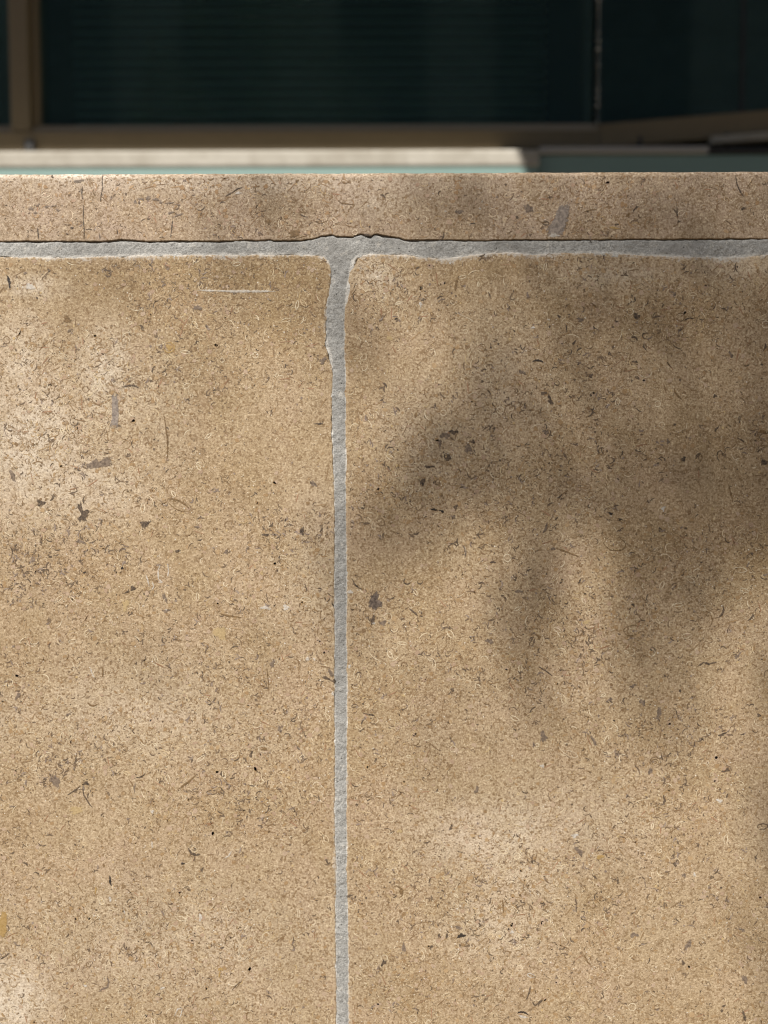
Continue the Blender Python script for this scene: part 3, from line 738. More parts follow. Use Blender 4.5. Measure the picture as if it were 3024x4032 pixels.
stroke([(740, 3338), (752, 3358), (772, 3366), (790, 3362)], 11, T_DARK); arc(555, 3054, 46, 25, -80, 6, T_DARK); stroke([(422, 3845), (428, 3868), (422, 3888), (402, 3894), (388, 3904)], 10, T_MAUVE); stroke([(265, 3131), (300, 3108), (318, 3092)], 5, T_DARK, 'crack'); stroke([(325, 3095), (330, 3130), (355, 3170), (364, 3178)], 6, T_DARK, 'crack')
stroke([(700, 3108), (740, 3080), (775, 3048)], 9, T_BROWN); arc(165, 3325, 40, -15, -110, 5, T_DARK); arc(145, 3440, 34, -30, 140, 6, T_DARK); arc(390, 3622, 48, 8, 90, 4, T_BROWN); ring(350, 3796, 20, 20, 0, 4, T_BROWN); ring(563, 3786, 20, 24, 0, 3, T_OCHRE); ring(720, 3845, 22, 20, 0, 4, T_BROWN); ring(985, 4003, 30, 36, 0, 4, T_BROWN)
stroke([(0, 3777), (22, 3765), (38, 3750)], 7, T_DARK); stroke([(912, 3900), (934, 3875), (955, 3860)], 5, T_DARK); stroke([(916, 3880), (930, 3890), (950, 3862)], 5, T_BROWN); stroke([(1051, 2630), (1056, 2680), (1058, 2720)], 5, T_BROWN); stroke([(214, 3868), (205, 3840)], 4, T_BROWN)
# --- right block
shape([(1447, 2366), (1462, 2340), (1480, 2320), (1494, 2345), (1490, 2362), (1508, 2368), (1512, 2390), (1488, 2398), (1475, 2408), (1446, 2390)], T_PIT)['label'] = 'dark calcite blotch just right of the upright joint'
shape([(1455, 2438), (1472, 2418), (1480, 2440), (1476, 2462), (1464, 2462)], T_DARK, 'dark_pit'); patch(1507, 2452, 38, 22, 0, T_MAUVE); patch(1472, 2453, 16, 14, 0, T_WHITE)
stroke([(1386, 2278), (1396, 2300), (1412, 2314), (1426, 2320)], 7, T_DARK); ring(1603, 2288, 26, 24, 0, 7, T_DARK, .6, 120); arc(1829, 2170, 54, -80, 60, 9, T_MAUVE); stroke([(1828, 2185), (1834, 2165), (1830, 2150)], 4, T_CREAM)
stroke([(1614, 2398), (1630, 2410), (1645, 2424)], 9, T_DARK)
for x, y, w, h, r, m in ((1708, 2006, 26, 12, 0, T_BLACK), (1740, 2012, 26, 12, -10, T_BLACK), (1795, 1996, 22, 24, 0, T_DARK), (1940, 2213, 24, 16, 0, T_DARK), (1928, 2524, 34, 28, 0, T_MAUVE), (1783, 2717, 14, 16, 0, T_DARK), (1455, 2813, 46, 10, -10, T_DARK),
                         (1560, 1254, 12, 12, 0, T_BLACK), (1932, 1364, 10, 22, 0, T_DARK), (1750, 1715, 46, 34, 20, T_MAUVE), (1785, 1702, 44, 20, 10, T_DARK), (1732, 1745, 14, 40, -10, T_MAUVE), (1844, 1765, 30, 56, 15, T_MAUVE), (1862, 1738, 16, 24, 0, T_DARK), (1766, 1802, 34, 22, 30, T_DARK),
                         (1690, 1838, 50, 14, -5, T_DARK), (1664, 1898, 26, 30, 0, T_DARK), (2147, 1700, 30, 26, 0, T_MAUVE), (2140, 1548, 30, 18, -20, T_DARK), (2165, 1575, 24, 40, 25, T_DARK), (2506, 1245, 38, 26, 30, T_DARK), (2285, 1258, 38, 18, 0, T_MAUVE), (2878, 1396, 18, 34, 30, T_MAUVE), (2692, 1808, 28, 22, -35, T_DARK),
                         (2055, 1466, 34, 22, -30, T_MAUVE), (2280, 1430, 18, 20, 0, T_MAUVE), (2400, 1392, 12, 28, 20, T_DARK), (2326, 1480, 22, 20, 0, T_DARK), (2500, 1424, 24, 14, 0, T_DARK), (2260, 1350, 24, 10, 40, T_DARK), (2201, 1246, 16, 14, 0, T_DARK), (2815, 1560, 18, 20, 20, T_DARK), (2630, 1738, 18, 22, 0, T_MAUVE), (2820, 1690, 24, 14, 40, T_DARK), (2918, 1732, 40, 8, -25, T_DARK), (3005, 1700, 30, 26, 0, T_BROWN), (3008, 1820, 24, 34, 10, T_DARK),
                         (2178, 2160, 22, 18, 0, T_MAUVE), (2148, 2080, 18, 48, -25, T_MAUVE), (2494, 2382, 15, 20, 0, T_DARK), (2120, 2506, 22, 26, 20, T_BROWN), (2594, 2804, 26, 56, -15, T_MAUVE), (2398, 2756, 34, 16, 40, T_MAUVE), (2491, 2701, 32, 16, 10, T_MAUVE), (2042, 2328, 36, 20, 0, T_MAUVE), (2988, 2816, 26, 14, 0, T_DARK), (2844, 2891, 40, 12, 15, T_DARK),
                         (2405, 2022, 22, 14, 0, T_BLACK), (2440, 2045, 12, 12, 0, T_BLACK), (2304, 2338, 10, 10, 0, T_BLACK), (2080, 2245, 16, 14, 0, T_DARK), (2530, 2765, 30, 30, 0, T_MAUVE), (2140, 2900, 40, 50, 0, T_MAUVE), (2418, 2837, 9, 9, 0, T_BLACK), (2900, 2585, 20, 22, 0, T_MAUVE), (2960, 2180, 26, 14, -50, T_DARK),
                         (2102, 2932, 14, 32, 10, T_MAUVE), (2336, 2914, 18, 52, 20, T_MAUVE), (1816, 3684, 36, 26, 10, T_BLACK), (1806, 3652, 40, 16, 0, T_MAUVE), (1776, 3258, 18, 22, 0, T_DARK), (1730, 3685, 14, 30, 10, T_DARK), (2694, 3446, 20, 26, -20, T_MAUVE), (2497, 3681, 36, 28, 0, T_MAUVE), (2616, 3148, 12, 34, 10, T_DARK), (2933, 3855, 24, 54, 5, T_MAUVE), (2712, 3717, 32, 44, -30, T_MAUVE), (2690, 3790, 20, 22, 0, T_DARK),
                         (1698, 3728, 26, 10, 30, T_DARK), (1876, 3110, 22, 34, -30, T_MAUVE), (2920, 3660, 30, 16, -20, T_MAUVE), (2280, 3350, 50, 30, -30, T_MAUVE), (1376, 3527, 30, 12, 10, T_DARK), (2250, 3830, 12, 12, 0, T_DARK), (1510, 3790, 20, 40, -20, T_DARK), (1590, 3730, 16, 60, 0, T_MAUVE), (2560, 3035, 18, 40, 0, T_MAUVE), (2850, 3960, 18, 10, 0, T_DARK), (2930, 4000, 20, 44, 10, T_DARK)):
    patch(x, y, w, h, r, m, 'dark_pit', jag=0.45)
arc(1798, 1116, 62, 78, 30, 13, T_BROWN); arc(2118, 1422, 46, -5, 70, 9, T_BLACK); ring(2193, 1508, 18, 20, 0, 4, T_DARK); ring(2754, 1805, 20, 32, -15, 4, T_BROWN); ring(2834, 1793, 22, 38, -5, 5, T_DARK); ring(2543, 1322, 28, 22, 0, 5, T_DARK, .7, 40); arc(2667, 1552, 56, -55, -40, 9, T_BROWN)
ring(2538, 1465, 56, 40, -20, 4, T_CREAM); ring(1858, 1563, 52, 26, 35, 4, T_CREAM); stroke([(1790, 1230), (1820, 1242), (1850, 1256), (1868, 1270)], 4, T_CREAM); patch(1656, 1198, 14, 30, 20, T_WHITE); patch(2098, 1290, 20, 14, 20, T_WHITE); stroke([(2325, 1190), (2352, 1215)], 7, T_BROWN); arc(2712, 1256, 40, 10, 70, 6, T_DARK)
patch(1535, 1330, 30, 26, 0, T_YELLOW, 'shell'); ring(2420, 2140, 84, 56, -10, 5, T_BROWN, .75, 170); stroke([(2187, 2158), (2235, 2174), (2282, 2193)], 8, T_BROWN); stroke([(2868, 1905), (2878, 1945), (2886, 1980)], 7, T_BROWN); arc(2843, 2406, 54, 75, -80, 9, T_DARK); arc(2956, 2430, 40, 55, -70, 7, T_DARK); patch(2464, 2424, 16, 16, 0, T_YELLOW, 'shell')
stroke([(2120, 2624), (2150, 2642), (2176, 2662)], 7, T_DARK); stroke([(2745, 2624), (2770, 2608), (2790, 2614), (2822, 2606)], 8, T_DARK, jag=.6); stroke([(2770, 2735), (2800, 2710), (2820, 2690)], 4, T_CREAM); ring(2265, 2485, 60, 40, 0, 4, T_BROWN, .6, 0); ring(2490, 2482, 70, 40, 10, 4, T_BROWN, .9, 30); ring(2912, 2244, 56, 20, -5, 4, T_CREAM); ring(2770, 2440, 70, 70, 0, 4, T_BROWN, .4, -60)
patch(2612, 2002, 22, 24, 0, T_WHITE); patch(2805, 2003, 18, 18, 0, T_YELLOW, 'shell'); patch(1620, 2633, 18, 16, 0, T_YELLOW, 'shell'); patch(2310, 2450, 40, 20, 0, T_YELLOW, 'shell'); patch(1573, 3272, 26, 22, 0, T_YELLOW, 'shell'); patch(2363, 3373, 36, 22, 0, T_OCHRE, 'shell'); patch(1376, 2623, 14, 18, 0, T_WHITE); patch(1378, 2330, 26, 24, 30, T_WHITE)
patch(2134, 3015, 20, 18, 0, T_WHITE)['label'] = 'bright white grain low in the right block'
patch(2147, 3010, 12, 18, 0, T_BROWN, 'shell')
for r in (44, 26, 10): ring(2579, 3001, r, r * .95, 0, 4, T_BROWN)
arc(1572, 3506, 70, -60, 150, 10, T_BROWN); patch(1580, 3512, 22, 30, 20, T_BROWN, 'shell'); ring(3002, 3254, 44, 22, 10, 5, T_DARK); arc(2058, 3988, 46, -8, 80, 9, T_BLACK); patch(2060, 4003, 44, 14, -5, T_WHITE); stroke([(2072, 3935), (2084, 3908), (2088, 3880)], 8, T_DARK); patch(2262, 3290, 34, 22, -10, T_WHITE); ring(2092, 3841, 30, 14, -20, 5, T_WHITE)
stroke([(2536, 3455), (2540, 3480), (2544, 3500)], 5, T_MAUVE); ring(1918, 3062, 34, 20, 15, 4, T_CREAM); ring(2246, 2968, 60, 22, -20, 4, T_CREAM); ring(2388, 3088, 36, 18, -10, 4, T_CREAM); ring(1755, 3352, 24, 40, 15, 4, T_CREAM); ring(1795, 3578, 22, 50, 25, 4, T_CREAM); stroke([(2300, 3760), (2312, 3785), (2326, 3800)], 9, T_BROWN); stroke([(2308, 3758), (2322, 3780), (2330, 3800)], 3, T_CREAM)
ring(2334, 3565, 54, 44, 0, 4, T_BROWN, .55, 0); ring(2334, 3565, 20, 20, 0, 4, T_BROWN); arc(1980, 3568, 54, -85, 20, 9, T_BROWN); arc(1640, 2926, 46, -150, 150, 5, T_BROWN); patch(2833, 3152, 30, 20, 0, T_WHITE); patch(2735, 3443, 16, 18, 0, T_WHITE); patch(2016, 3670, 24, 12, 10, T_WHITE)

# ------------------------------------------------------------------ the building behind the wall
D = 2.2
M_BRONZE = new_mat('bronze_frame', (0.085, 0.055, 0.027), 0.42, 0.0, 0.5)
_k = NT(M_BRONZE); _k.link(_k.mix(_k.noise(40, 5, .6), (0.185, 0.138, 0.074), (0.23, 0.175, 0.098)), _k.b.inputs['Base Color'])
M_BEAD = new_mat('glazing_bead', (0.36, 0.29, 0.21), 0.45)
M_DARKM = new_mat('dark_metal', (0.03, 0.028, 0.026), 0.5)
M_TEAL = new_mat('teal_panel', (0.17, 0.33, 0.31), 0.35)
_k = NT(M_TEAL); _k.link(_k.mix(_k.noise(9, 5, .6), (0.195, 0.285, 0.262), (0.235, 0.335, 0.305)), _k.b.inputs['Base Color'])
M_SILL = new_mat('pale_sill_stone', (0.6, 0.55, 0.46), 0.7, 0, 0.3)
_k = NT(M_SILL); _k.link(_k.mix(_k.ramp(_k.noise(11, 5, .6), [(.35, 0.0), (.65, 1.0)]), (0.33, 0.30, 0.245), (0.45, 0.42, 0.36)), _k.b.inputs['Base Color'])
M_RENDER = tone_mat('grey_render', (0.17, 0.165, 0.155), (0.23, 0.22, 0.205), 0.85, 8)
M_ROOM = tone_mat('dim_room', (0.13, 0.145, 0.15), (0.2, 0.22, 0.22), 0.8, 3)
def glass_mat():
    m = bpy.data.materials.new('window_glass'); m.use_nodes = True; t = m.node_tree
    t.nodes.remove(t.nodes['Principled BSDF'])
    tr = t.nodes.new('ShaderNodeBsdfTransparent'); tr.inputs[0].default_value = (0.66, 0.82, 0.78, 1)
    gl = t.nodes.new('ShaderNodeBsdfGlossy'); gl.inputs['Roughness'].default_value = 0.02; gl.inputs[0].default_value = (0.85, 0.95, 0.93, 1)
    fr = t.nodes.new('ShaderNodeFresnel'); fr.inputs[0].default_value = 1.55
    mx = t.nodes.new('ShaderNodeMixShader')
    t.links.new(fr.outputs[0], mx.inputs[0]); t.links.new(tr.outputs[0], mx.inputs[1]); t.links.new(gl.outputs[0], mx.inputs[2])
    du = t.nodes.new('ShaderNodeBsdfDiffuse'); du.inputs[0].default_value = (0.24, 0.44, 0.48, 1)      # painted haze: a teal veil that lightens the dark pane
    m2 = t.nodes.new('ShaderNodeMixShader'); m2.inputs[0].default_value = 0.06
    t.links.new(mx.outputs[0], m2.inputs[1]); t.links.new(du.outputs[0], m2.inputs[2])
    t.links.new(m2.outputs[0], t.nodes['Material Output'].inputs[0])
    return m
M_GLASS = glass_mat()

house = empty('office_building', (0, D, 0))
tag(house, 'blurred building with bronze window frames, pale sill and teal panels behind the wall', 'building')
pA = at(2340, 588, D)                       # inner corner where the two window runs meet
z_rail0, z_rail1, z_bead = at(1000, 589, D - 0.055).z, at(1000, 516, D - 0.055).z, at(1000, 489, D - 0.03).z
xL = -2.6; xC = pA.x
pB = Vector((1.056 + 0.75, 2.115 - 0.14, 0)); dirB = (pB - Vector((xC, D, 0))).normalized()
HEAD = 3.95
# run facing the camera
win = MB().prism([(0.0, z_rail0), (0.055, z_rail0), (0.055, z_rail1), (0.0, z_rail1)], (xL, D, 0), (xC, D, 0)).build('window', M_BRONZE, house, bevel=0.003)
MB().box(xL, xC, D - 0.055, D, HEAD, HEAD + 0.09).build('head_rail', M_BRONZE, win, bevel=0.003)
win['label'] = 'dark window run facing the camera with one bronze mullion'
MB().prism([(0.002, z_rail1 - 0.004), (0.048, z_rail1 + 0.0015), (0.026, z_bead), (0.002, z_bead)], (xL, D, 0), (xC - 0.004, D, 0)).build('glazing_bead', M_BEAD, win)
xm0, xm1 = at(70, 300, D).x, at(170, 300, D).x
MB().box(xm0, xm1 - 0.018, D - 0.05, D + 0.03, z_rail1 + 0.002, HEAD - 0.002).build('mullion', M_BRONZE, win, bevel=0.003)
MB().box(xm1 - 0.0178, xm1, D - 0.030, D + 0.03, z_rail1 + 0.002, HEAD - 0.002).build('glazing_bead', M_BRONZE, win, bevel=0.002)
yg = D - 0.012
MB().box(xL, xm0 - 0.0005, yg, yg + 0.008, z_rail1, HEAD).build('window_pane', M_GLASS, win)
MB().box(xm1 + 0.0005, xC - 0.01, yg, yg + 0.008, z_rail1, HEAD).build('window_pane', M_GLASS, win)
pw = at(118, 574, D - 0.06)
MB().box(pw.x - 0.014, pw.x + 0.014, D - 0.066, D - 0.0545, pw.z - 0.016, pw.z + 0.016).build('drain_cap', M_DARKM, win, bevel=0.004)
# run that turns towards the camera
A0 = Vector((xC + 0.003, D, 0)); A1 = A0 + dirB * 2.2
hB1 = at(2345, 487, D - 0.05).z
win2 = MB().prism([(0.0, z_rail0 + 0.004), (0.05, z_rail0 + 0.004), (0.05, hB1), (0.0, hB1)], A0, A1).build('window', M_BRONZE, house, bevel=0.003)
MB().prism([(0.0, HEAD), (0.05, HEAD), (0.05, HEAD + 0.09), (0.0, HEAD + 0.09)], A0, A1).build('head_rail', M_BRONZE, win2, bevel=0.003)
win2['label'] = 'dark window run turning towards the camera on the right'
nB = Vector((dirB.y, -dirB.x, 0))
def onB(px, off=0.0):
    """foot point on the angled run (offset towards the camera) seen at horizontal pixel px"""
    d = ray(px, 500); base = A0 + nB * off
    # intersect horizontal ray with vertical plane through base along dirB
    t = ((base - CAM).dot(nB)) / Vector((d.x, d.y, 0)).dot(nB)
    return CAM + d * t
def boxB(mb, p, q, d0, d1, z0, z1):
    a = Vector((p.x, p.y, 0)); b = Vector((q.x, q.y, 0))
    return mb.prism([(d0, z0), (d1, z0), (d1, z1), (d0, z1)], a, b)
boxB(MB(), A0, A1, -0.006, 0.002, hB1, HEAD).build('window_pane', M_GLASS, win2)
j = onB(2918); boxB(MB(), j - dirB * 0.004, j + dirB * 0.004, -0.008, 0.006, hB1 + 0.001, HEAD - 0.001).build('glazing_joint', M_DARKM, win2)
j = onB(2856, .05); zj0, zj1 = at(2856, 600, j.y).z, at(2856, 532, j.y).z
boxB(MB(), j - dirB * 0.006, j + dirB * 0.006, 0.0, 0.016, zj0, zj1).build('bolt', M_DARKM, win2, bevel=0.002)
j = onB(2520, .05); zj0, zj1 = at(2520, 586, j.y).z, at(2520, 540, j.y).z
boxB(MB(), j - dirB * 0.004, j + dirB * 0.004, 0.0, 0.006, zj0, zj1).build('bolt', M_DARKM, win2, bevel=0.001)
# sills and spandrels
ys = D - 0.20
zsf = at(1000, 592, ys).z; zs0 = at(1000, 657, ys).z
xs_end = at(2125, 620, ys).x
sill = MB().prism([(-0.2, zs0), (0.0, zs0), (0.0, zsf), (-0.144, z_rail0 - 0.004), (-0.2, z_rail0 - 0.004)], (xL, ys, 0), (xs_end, ys, 0)).build('window_sill', M_SILL, house, bevel=0.006)
sill['label'] = 'pale sunlit stone sill under the left window run'
MB().box(xL, xs_end - 0.002, ys + 0.004, D, 1.2405, zs0 - 0.0005).build('spandrel_panel', M_TEAL, house)
pR = at(2125, 620, ys + 0.01)
tz1 = at(2300, 614, ys + 0.03).z
MB().box(xs_end + 0.001, xs_end + 3.0, ys + 0.02, ys + 0.06, 1.2405, tz1).build('spandrel_panel', M_TEAL, house, bevel=0.004)
MB().box(xs_end + 0.001, at(2800, 600, ys).x, ys + 0.012, ys + 0.11, tz1 + 0.0005, tz1 + 0.018).build('flashing_strip', new_mat('grey_flashing', (0.36, 0.35, 0.33), 0.5), house, bevel=0.003)
MB().box(at(2800, 600, ys).x + 0.002, xs_end + 3.0, ys + 0.012, ys + 0.05, tz1 + 0.0005, tz1 + 0.012).build('flashing_strip', M_DARKM, house, bevel=0.002)
j0, j1 = onB(2790, .052), onB(3300, .052)
zz0, zz1 = at(2950, 584, j0.y).z, at(2950, 552, j0.y).z
boxB(MB(), j0, j1, 0.0, 0.03, zz0, zz1).build('window_sill', M_SILL, house, bevel=0.004)
MB().box(at(2150, 300, D + .06).x, at(2296, 300, D + .06).x, D + 0.03, D + 0.058, 1.3, HEAD).build('dark_gap_strip', new_mat('painted_gap_dark', (0.012, 0.012, 0.012), 0.7), house)  # black strip stands in for the unlit gap beside the blind
# closed dark room behind, wall above, unseen overhang added in front for its shade
MB().box(xL, 3.4, 5.2, 5.3, 0.5, HEAD + .3).build('room_wall', M_ROOM, house)
MB().box(xL - .1, xL, D + 0.06, 5.2, 0.5, HEAD + .3).build('room_wall', M_ROOM, house)
MB().box(3.4, 3.5, 1.6, 5.2, 0.5, HEAD + .3).build('room_wall', M_ROOM, house)
MB().box(xL, 3.4, D + 0.06, 5.2, 0.5, 1.22).build('room_floor', M_ROOM, house)
MB().box(xL, 3.4, D + 0.06, 5.2, HEAD + .1, HEAD + .2).build('room_ceiling', M_ROOM, house)
t_s = SUND.z / -SUND.y
yc = 0.62; zc = z_rail0 - 0.012 + (D - 0.055 - yc) * t_s
WINGW = 0.85
cn = MB().box(xL - 1.5, 4.5, yc, D + 0.1, zc, zc + 0.16)
MB().box(xL - 1.5, 4.5, D - 0.02, D + 3.1, HEAD + 0.25, zc + 3.2).build('upper_wall', M_RENDER, house)
cn.build('sun_blocker', M_RENDER, house, bevel=0.01)['label'] = 'unseen flat grey slab added to shade the windows'
# deeper unseen wing, added so that shade begins where the lit sill ends
dx = SUND.x / -SUND.y
yw = yc - 0.75
xw = xs_end + (ys - yw) * dx + 0.20
MB().box(xw, xw + WINGW, yw, yc - 0.002, zc + 0.01, zc + 0.15).build('sun_blocker', M_RENDER, house, bevel=0.01)

# blinds: every slat its own part
M_SLAT = new_mat('blind_slat', (0.72, 0.78, 0.72), 0.5)
blind = empty('venetian_blind', ((xm1 + at(2140, 300, D).x) / 2, D + 0.10, z_bead))
tag(blind, 'grey green slatted blind behind the big dark window pane', 'blind')
bx0, bx1 = xm1 + 0.05, at(2146, 300, D + .1).x
pitch = 0.029
hh = int((HEAD - z_bead - 0.05) / pitch)
c0 = None
for i in range(hh):
    if c0 is None:
        prof = [(0.0085, -0.0100), (0.0050, -0.0045), (-0.0040, 0.0060), (-0.0080, 0.0095), (-0.0084, 0.0100), (-0.0046, 0.0064), (0.0044, -0.0041), (0.0079, -0.0096)]
        c0 = MB().prism([(p[0], z_bead + 0.03 + p[1]) for p in prof], (bx0, D + 0.10, 0), (bx1, D + 0.10, 0)).build('slat', M_SLAT, blind, smooth=True)
        c = c0
    else:
        c = c0.copy(); COL.objects.link(c); c.parent = blind
    c.location = (0, 0, i * pitch)
    c.rotation_euler = (0, 0, 0)
MB().box(bx0, bx1, D + 0.088, D + 0.112, z_bead + 0.006, z_bead + 0.020).build('bottom_rail', M_SLAT, blind, bevel=0.003)
MB().box(bx0, bx1, D + 0.082, D + 0.118, HEAD - 0.03, HEAD + 0.01).build('head_rail', M_SLAT, blind, bevel=0.003)

# bead chains that work the blinds
M_CHROME = new_mat('chrome_bead', (0.62, 0.60, 0.54), 0.2, 0.8)
def bead_chain(px, y, z0, z1, r, gap, label):
    p = at(px, 240, y)
    root = empty('bead_chain', (p.x, y, z0)); tag(root, label, 'blind chain', 'bead chains of the blinds')
    MB().box(p.x - .0006, p.x + .0006, y - .0006, y + .0006, z0, z1).build('cord', M_CHROME, root)
    n = int((z1 - z0) / gap); v, f = [], []
    import bmesh
    bm = bmesh.new(); bmesh.ops.create_icosphere(bm, subdivisions=2, radius=r)
    me = bpy.data.meshes.new('bead'); bm.to_mesh(me); bm.free(); me.materials.append(M_CHROME)
    for q in me.polygons: q.use_smooth = True
    for i in range(n):
        o = bpy.data.objects.new('bead', me); COL.objects.link(o); o.parent = root; o.location = (0, 0, (i + .4) * gap); o.scale = [random.uniform(.45, 1.1)] * 3
bead_chain(2356, D - 0.10, at(2356, 492, D - .1).z, at(2356, -420, D - .1).z, 0.0055, 0.021, 'shiny bead chain hanging in the window corner on the right')
bead_chain(188, D + 0.04, at(188, 486, D).z, at(188, -420, D).z, 0.0028, 0.011, 'dim bead chain hanging beside the left bronze mullion')

# ------------------------------------------------------------------ behind the camera: a tree that dapples the wall, a building that the glass mirrors
M_LEAF = new_mat('leaf', (0.06, 0.10, 0.03), 0.55)
_k = NT(M_LEAF); _k.link(_k.mix(_k.noise(3, 3, .6), (0.045, 0.085, 0.022), (0.085, 0.125, 0.038)), _k.b.inputs['Base Color'])
M_BARK = tone_mat('bark', (0.07, 0.055, 0.04), (0.15, 0.12, 0.09), 0.9, 25)
# where the photograph shows shade on the wall (px, py, rx, ry, amount)
SHADE_POLY = np.array([(2000, 1010), (1960, 1180), (1800, 1440), (1560, 1720), (1420, 2000), (1350, 2230), (1430, 2350), (1580, 2260), (1700, 2290), (1800, 2120), (1900, 2010), (2020, 2100), (1930, 2330), (1945, 2600), (2010, 2790), (2100, 2900), (2170, 2760),
                       (2215, 2450), (2250, 2080), (2330, 2060), (2390, 2250), (2400, 2560), (2470, 2800), (2600, 2990), (2690, 2880), (2790, 2700), (2830, 2430), (2900, 2330), (3050, 2280), (3500, 2200), (3500, 900), (2000, 900)], dtype=float)
SHADE = [(1750, 1120, 360, 170, .42), (1400, 1420, 110, 330, .34), (1950, 800, 760, 200, .56), (2750, 800, 660, 230, .68), (3100, 3100, 150, 1100, .5), (1340, 2320, 140, 380, .36), (1020, 800, 280, 230, .42), (1050, 1110, 330, 110, .42), (1280, 1260, 140, 180, .36),
         (400, 1100, 420, 90, .26), (650, 2600, 800, 300, .07), (900, 3600, 900, 500, .06), (2100, 2800, 700, 500, .16), (750, 1500, 200, 240, .10)]
LIT = [(1400, 800, 120, 130, .7), (1500, 1060, 120, 80, .5), (2120, 1230, 150, 120, .25), (2180, 1330, 110, 90, .3), (1900, 1700, 90, 120, .2)]
def in_poly(px, py, Q):
    c = np.zeros(px.shape, bool); n = len(Q)
    for a in range(n):
        x0, y0 = Q[a]; x1, y1 = Q[(a + 1) % n]
        if y0 != y1: c ^= ((y0 > py) != (y1 > py)) & (px < (x1 - x0) * (py - y0) / (y1 - y0) + x0)
    return c
def shade_at(px, py):
    s = np.full_like(px, 0.02)
    for cx, cy, rx, ry, a in SHADE: s = np.maximum(s, a * np.exp(-(((px - cx) / rx) ** 2 + ((py - cy) / ry) ** 2) ** 1.5))
    k = 0.56 + 0.16 * np.clip((px - 1500) / 1500, 0, 1) - 0.16 * np.clip((py - 2150) / 600, 0, 1)
    k = k * (1 + 0.10 * noise2(px / 170 + 60 + py / 300, py / 330 + 60, 444))
    s = np.maximum(s, np.where(in_poly(px, py, SHADE_POLY), k, 0))
    for cx, cy, rx, ry, a in LIT: s = s * (1 - a * np.exp(-((px - cx) / rx) ** 2 - ((py - cy) / ry) ** 2))
    return s
wc = np.array([0.02, DW, 1.18]); sdv = np.array(SUND)
e1 = np.cross(sdv, [0, 0, 1]); e1 /= np.linalg.norm(e1); e2 = np.cross(e1, sdv)
N = 700000
G3 = 1.2207440846057596                       # evenly spread leaves rather than clumps
R3 = (0.5 + np.outer(np.arange(N), [1 / G3, 1 / G3 ** 2, 1 / G3 ** 3])) % 1.0
qx, qy = (R3[:, 0] * 2 - 1) * .95, (R3[:, 1] * 2 - 1) * .95
rr = np.hypot(qx, qy); th = np.arctan2(qy, qx)
dist = 3.5 + rng.uniform(-.55, .55, N) * np.sqrt(np.clip(1 - (rr / 1.0) ** 2, 0, 1))
P = wc + sdv * dist[:, None] + e1 * (rr * np.cos(th))[:, None] + e2 * (rr * np.sin(th))[:, None]
tt = (P[:, 1] - DW) / sdv[1]
H = P - sdv * tt[:, None]
hx, hy = to_px(H[:, 0], np.full(N, DW), H[:, 2])
inside = (hx > -250) & (hx < 3300) & (hy > 500) & (hy < 4300)
sv = shade_at(hx, hy)
outer = np.clip(0.35 + 0.5 * noise2(P[:, 0] / .18 + 90, P[:, 2] / .18 + 90, 55), 0, .8)
n_for = lambda c: -np.log(np.clip(1 - c, 0.09, 1))        # optical depth
DEPTH_MAX = 2.4
keep = (rr < 0.95) & (R3[:, 2] < np.where(inside, n_for(sv), n_for(outer)) / DEPTH_MAX)
P = P[keep]; n = len(P)
def leaf_mesh(P, size, mat, parent, name='crown'):
    n = len(P); g = np.random.default_rng(3)
    a = g.normal(size=(n, 3)); a /= np.linalg.norm(a, axis=1)[:, None]
    b = np.cross(a, g.normal(size=(n, 3))); b /= np.linalg.norm(b, axis=1)[:, None]
    c = np.cross(a, b)
    s = size * g.uniform(.7, 1.3, n)[:, None]
    v = np.stack([P - a * s, P - a * s * .25 + b * s * .48 + c * s * .08, P + a * s, P - a * s * .25 - b * s * .48 + c * s * .08], 1).reshape(-1, 3)
    i = np.arange(n)[:, None] * 4
    f = np.concatenate([np.concatenate([i, i + 1, i + 2], 1), np.concatenate([i, i + 2, i + 3], 1)])
    return mesh_obj(name, v, f, mat, parent)
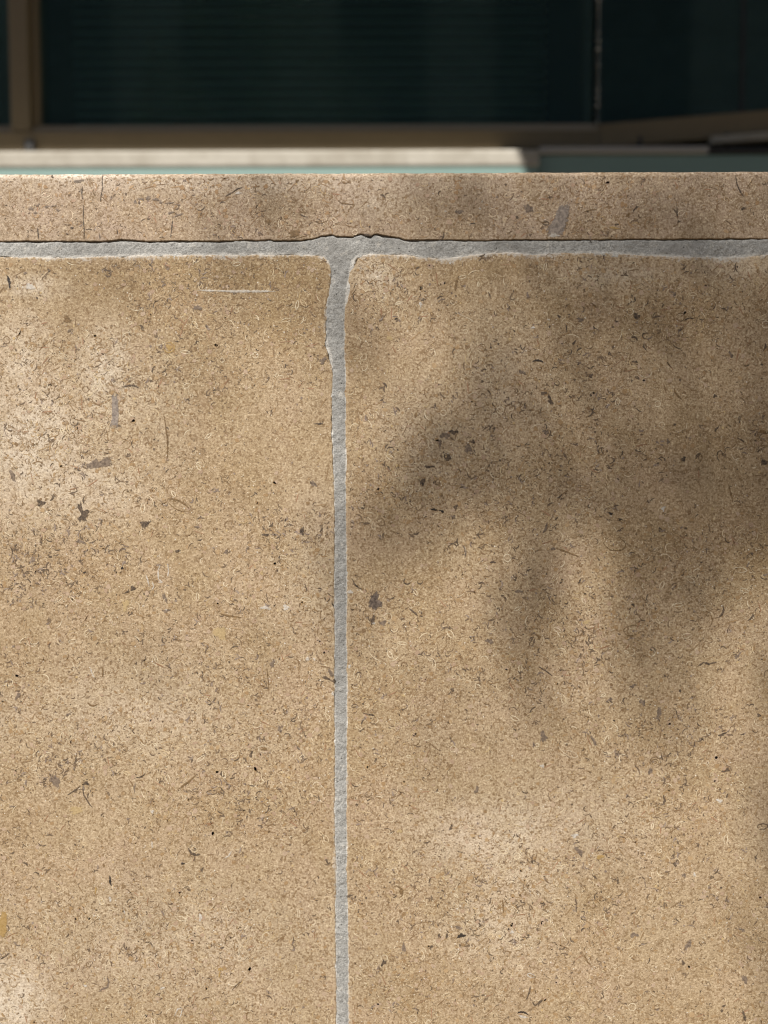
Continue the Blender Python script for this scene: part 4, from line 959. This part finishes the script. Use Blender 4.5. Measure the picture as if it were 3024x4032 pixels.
def limb(mb, a, b, r0, r1, k=8):
    a, b = Vector(a), Vector(b); d = (b - a).normalized(); u = d.orthogonal().normalized(); w = d.cross(u)
    v = [a + (u * math.cos(6.2832 * i / k) + w * math.sin(6.2832 * i / k)) * r0 for i in range(k)] + [b + (u * math.cos(6.2832 * i / k) + w * math.sin(6.2832 * i / k)) * r1 for i in range(k)]
    mb.add(v, [(i, (i + 1) % k, k + (i + 1) % k, k + i) for i in range(k)] + [tuple(range(k - 1, -1, -1)), tuple(range(k, 2 * k))])
tc = wc + sdv * 3.6
base = Vector((tc[0] - 1.5, tc[1] - 0.5, 0))
tree = empty('shade_tree', base); tag(tree, 'small leafy tree behind the camera that dapples the wall with shade', 'tree')
leaf_mesh(P, 0.00523, M_LEAF, tree)
mb = MB(); t0 = base + Vector((.08, .05, 1.7)); t1 = base + Vector((.45, .2, 3.0))
limb(mb, base, t0, .085, .065); limb(mb, t0, t1, .064, .045); limb(mb, t1, (tc[0] - .55, tc[1] - .1, tc[2] - .1), .044, .02); limb(mb, t1, (tc[0] - .7, tc[1] + .3, tc[2] + .5), .035, .014); limb(mb, t0, (tc[0] - .9, tc[1] - .5, tc[2] + .3), .04, .015)
mb.build('trunk', M_BARK, tree, smooth=True)

opp = empty('opposite_building', (0, -12, 0)); tag(opp, 'grey building across the yard, behind the camera', 'building')
M_BRICK = tone_mat('grey_facade', (0.20, 0.22, 0.21), (0.30, 0.32, 0.30), 0.85, 0.7)
mb = MB().box(-16, 16, -20, -12, 0.004, 12.0); mb.build('wall', M_BRICK, opp)
M_OPG = new_mat('dark_glass', (0.05, 0.06, 0.06), 0.25)
w0 = None
for r_ in range(1):
    for c_ in range(9):
        if w0 is None:
            w0 = MB().box(-.9, .9, -11.998, -11.95, 0, 9.6).build('window', M_OPG, opp); o = w0
            for vtx in w0.data.vertices: vtx.co.y = vtx.co.y
        else:
            o = w0.copy(); COL.objects.link(o); o.parent = opp
        o.location = (-13 + c_ * 3.25, 0, 2.0 + r_ * 3.4)
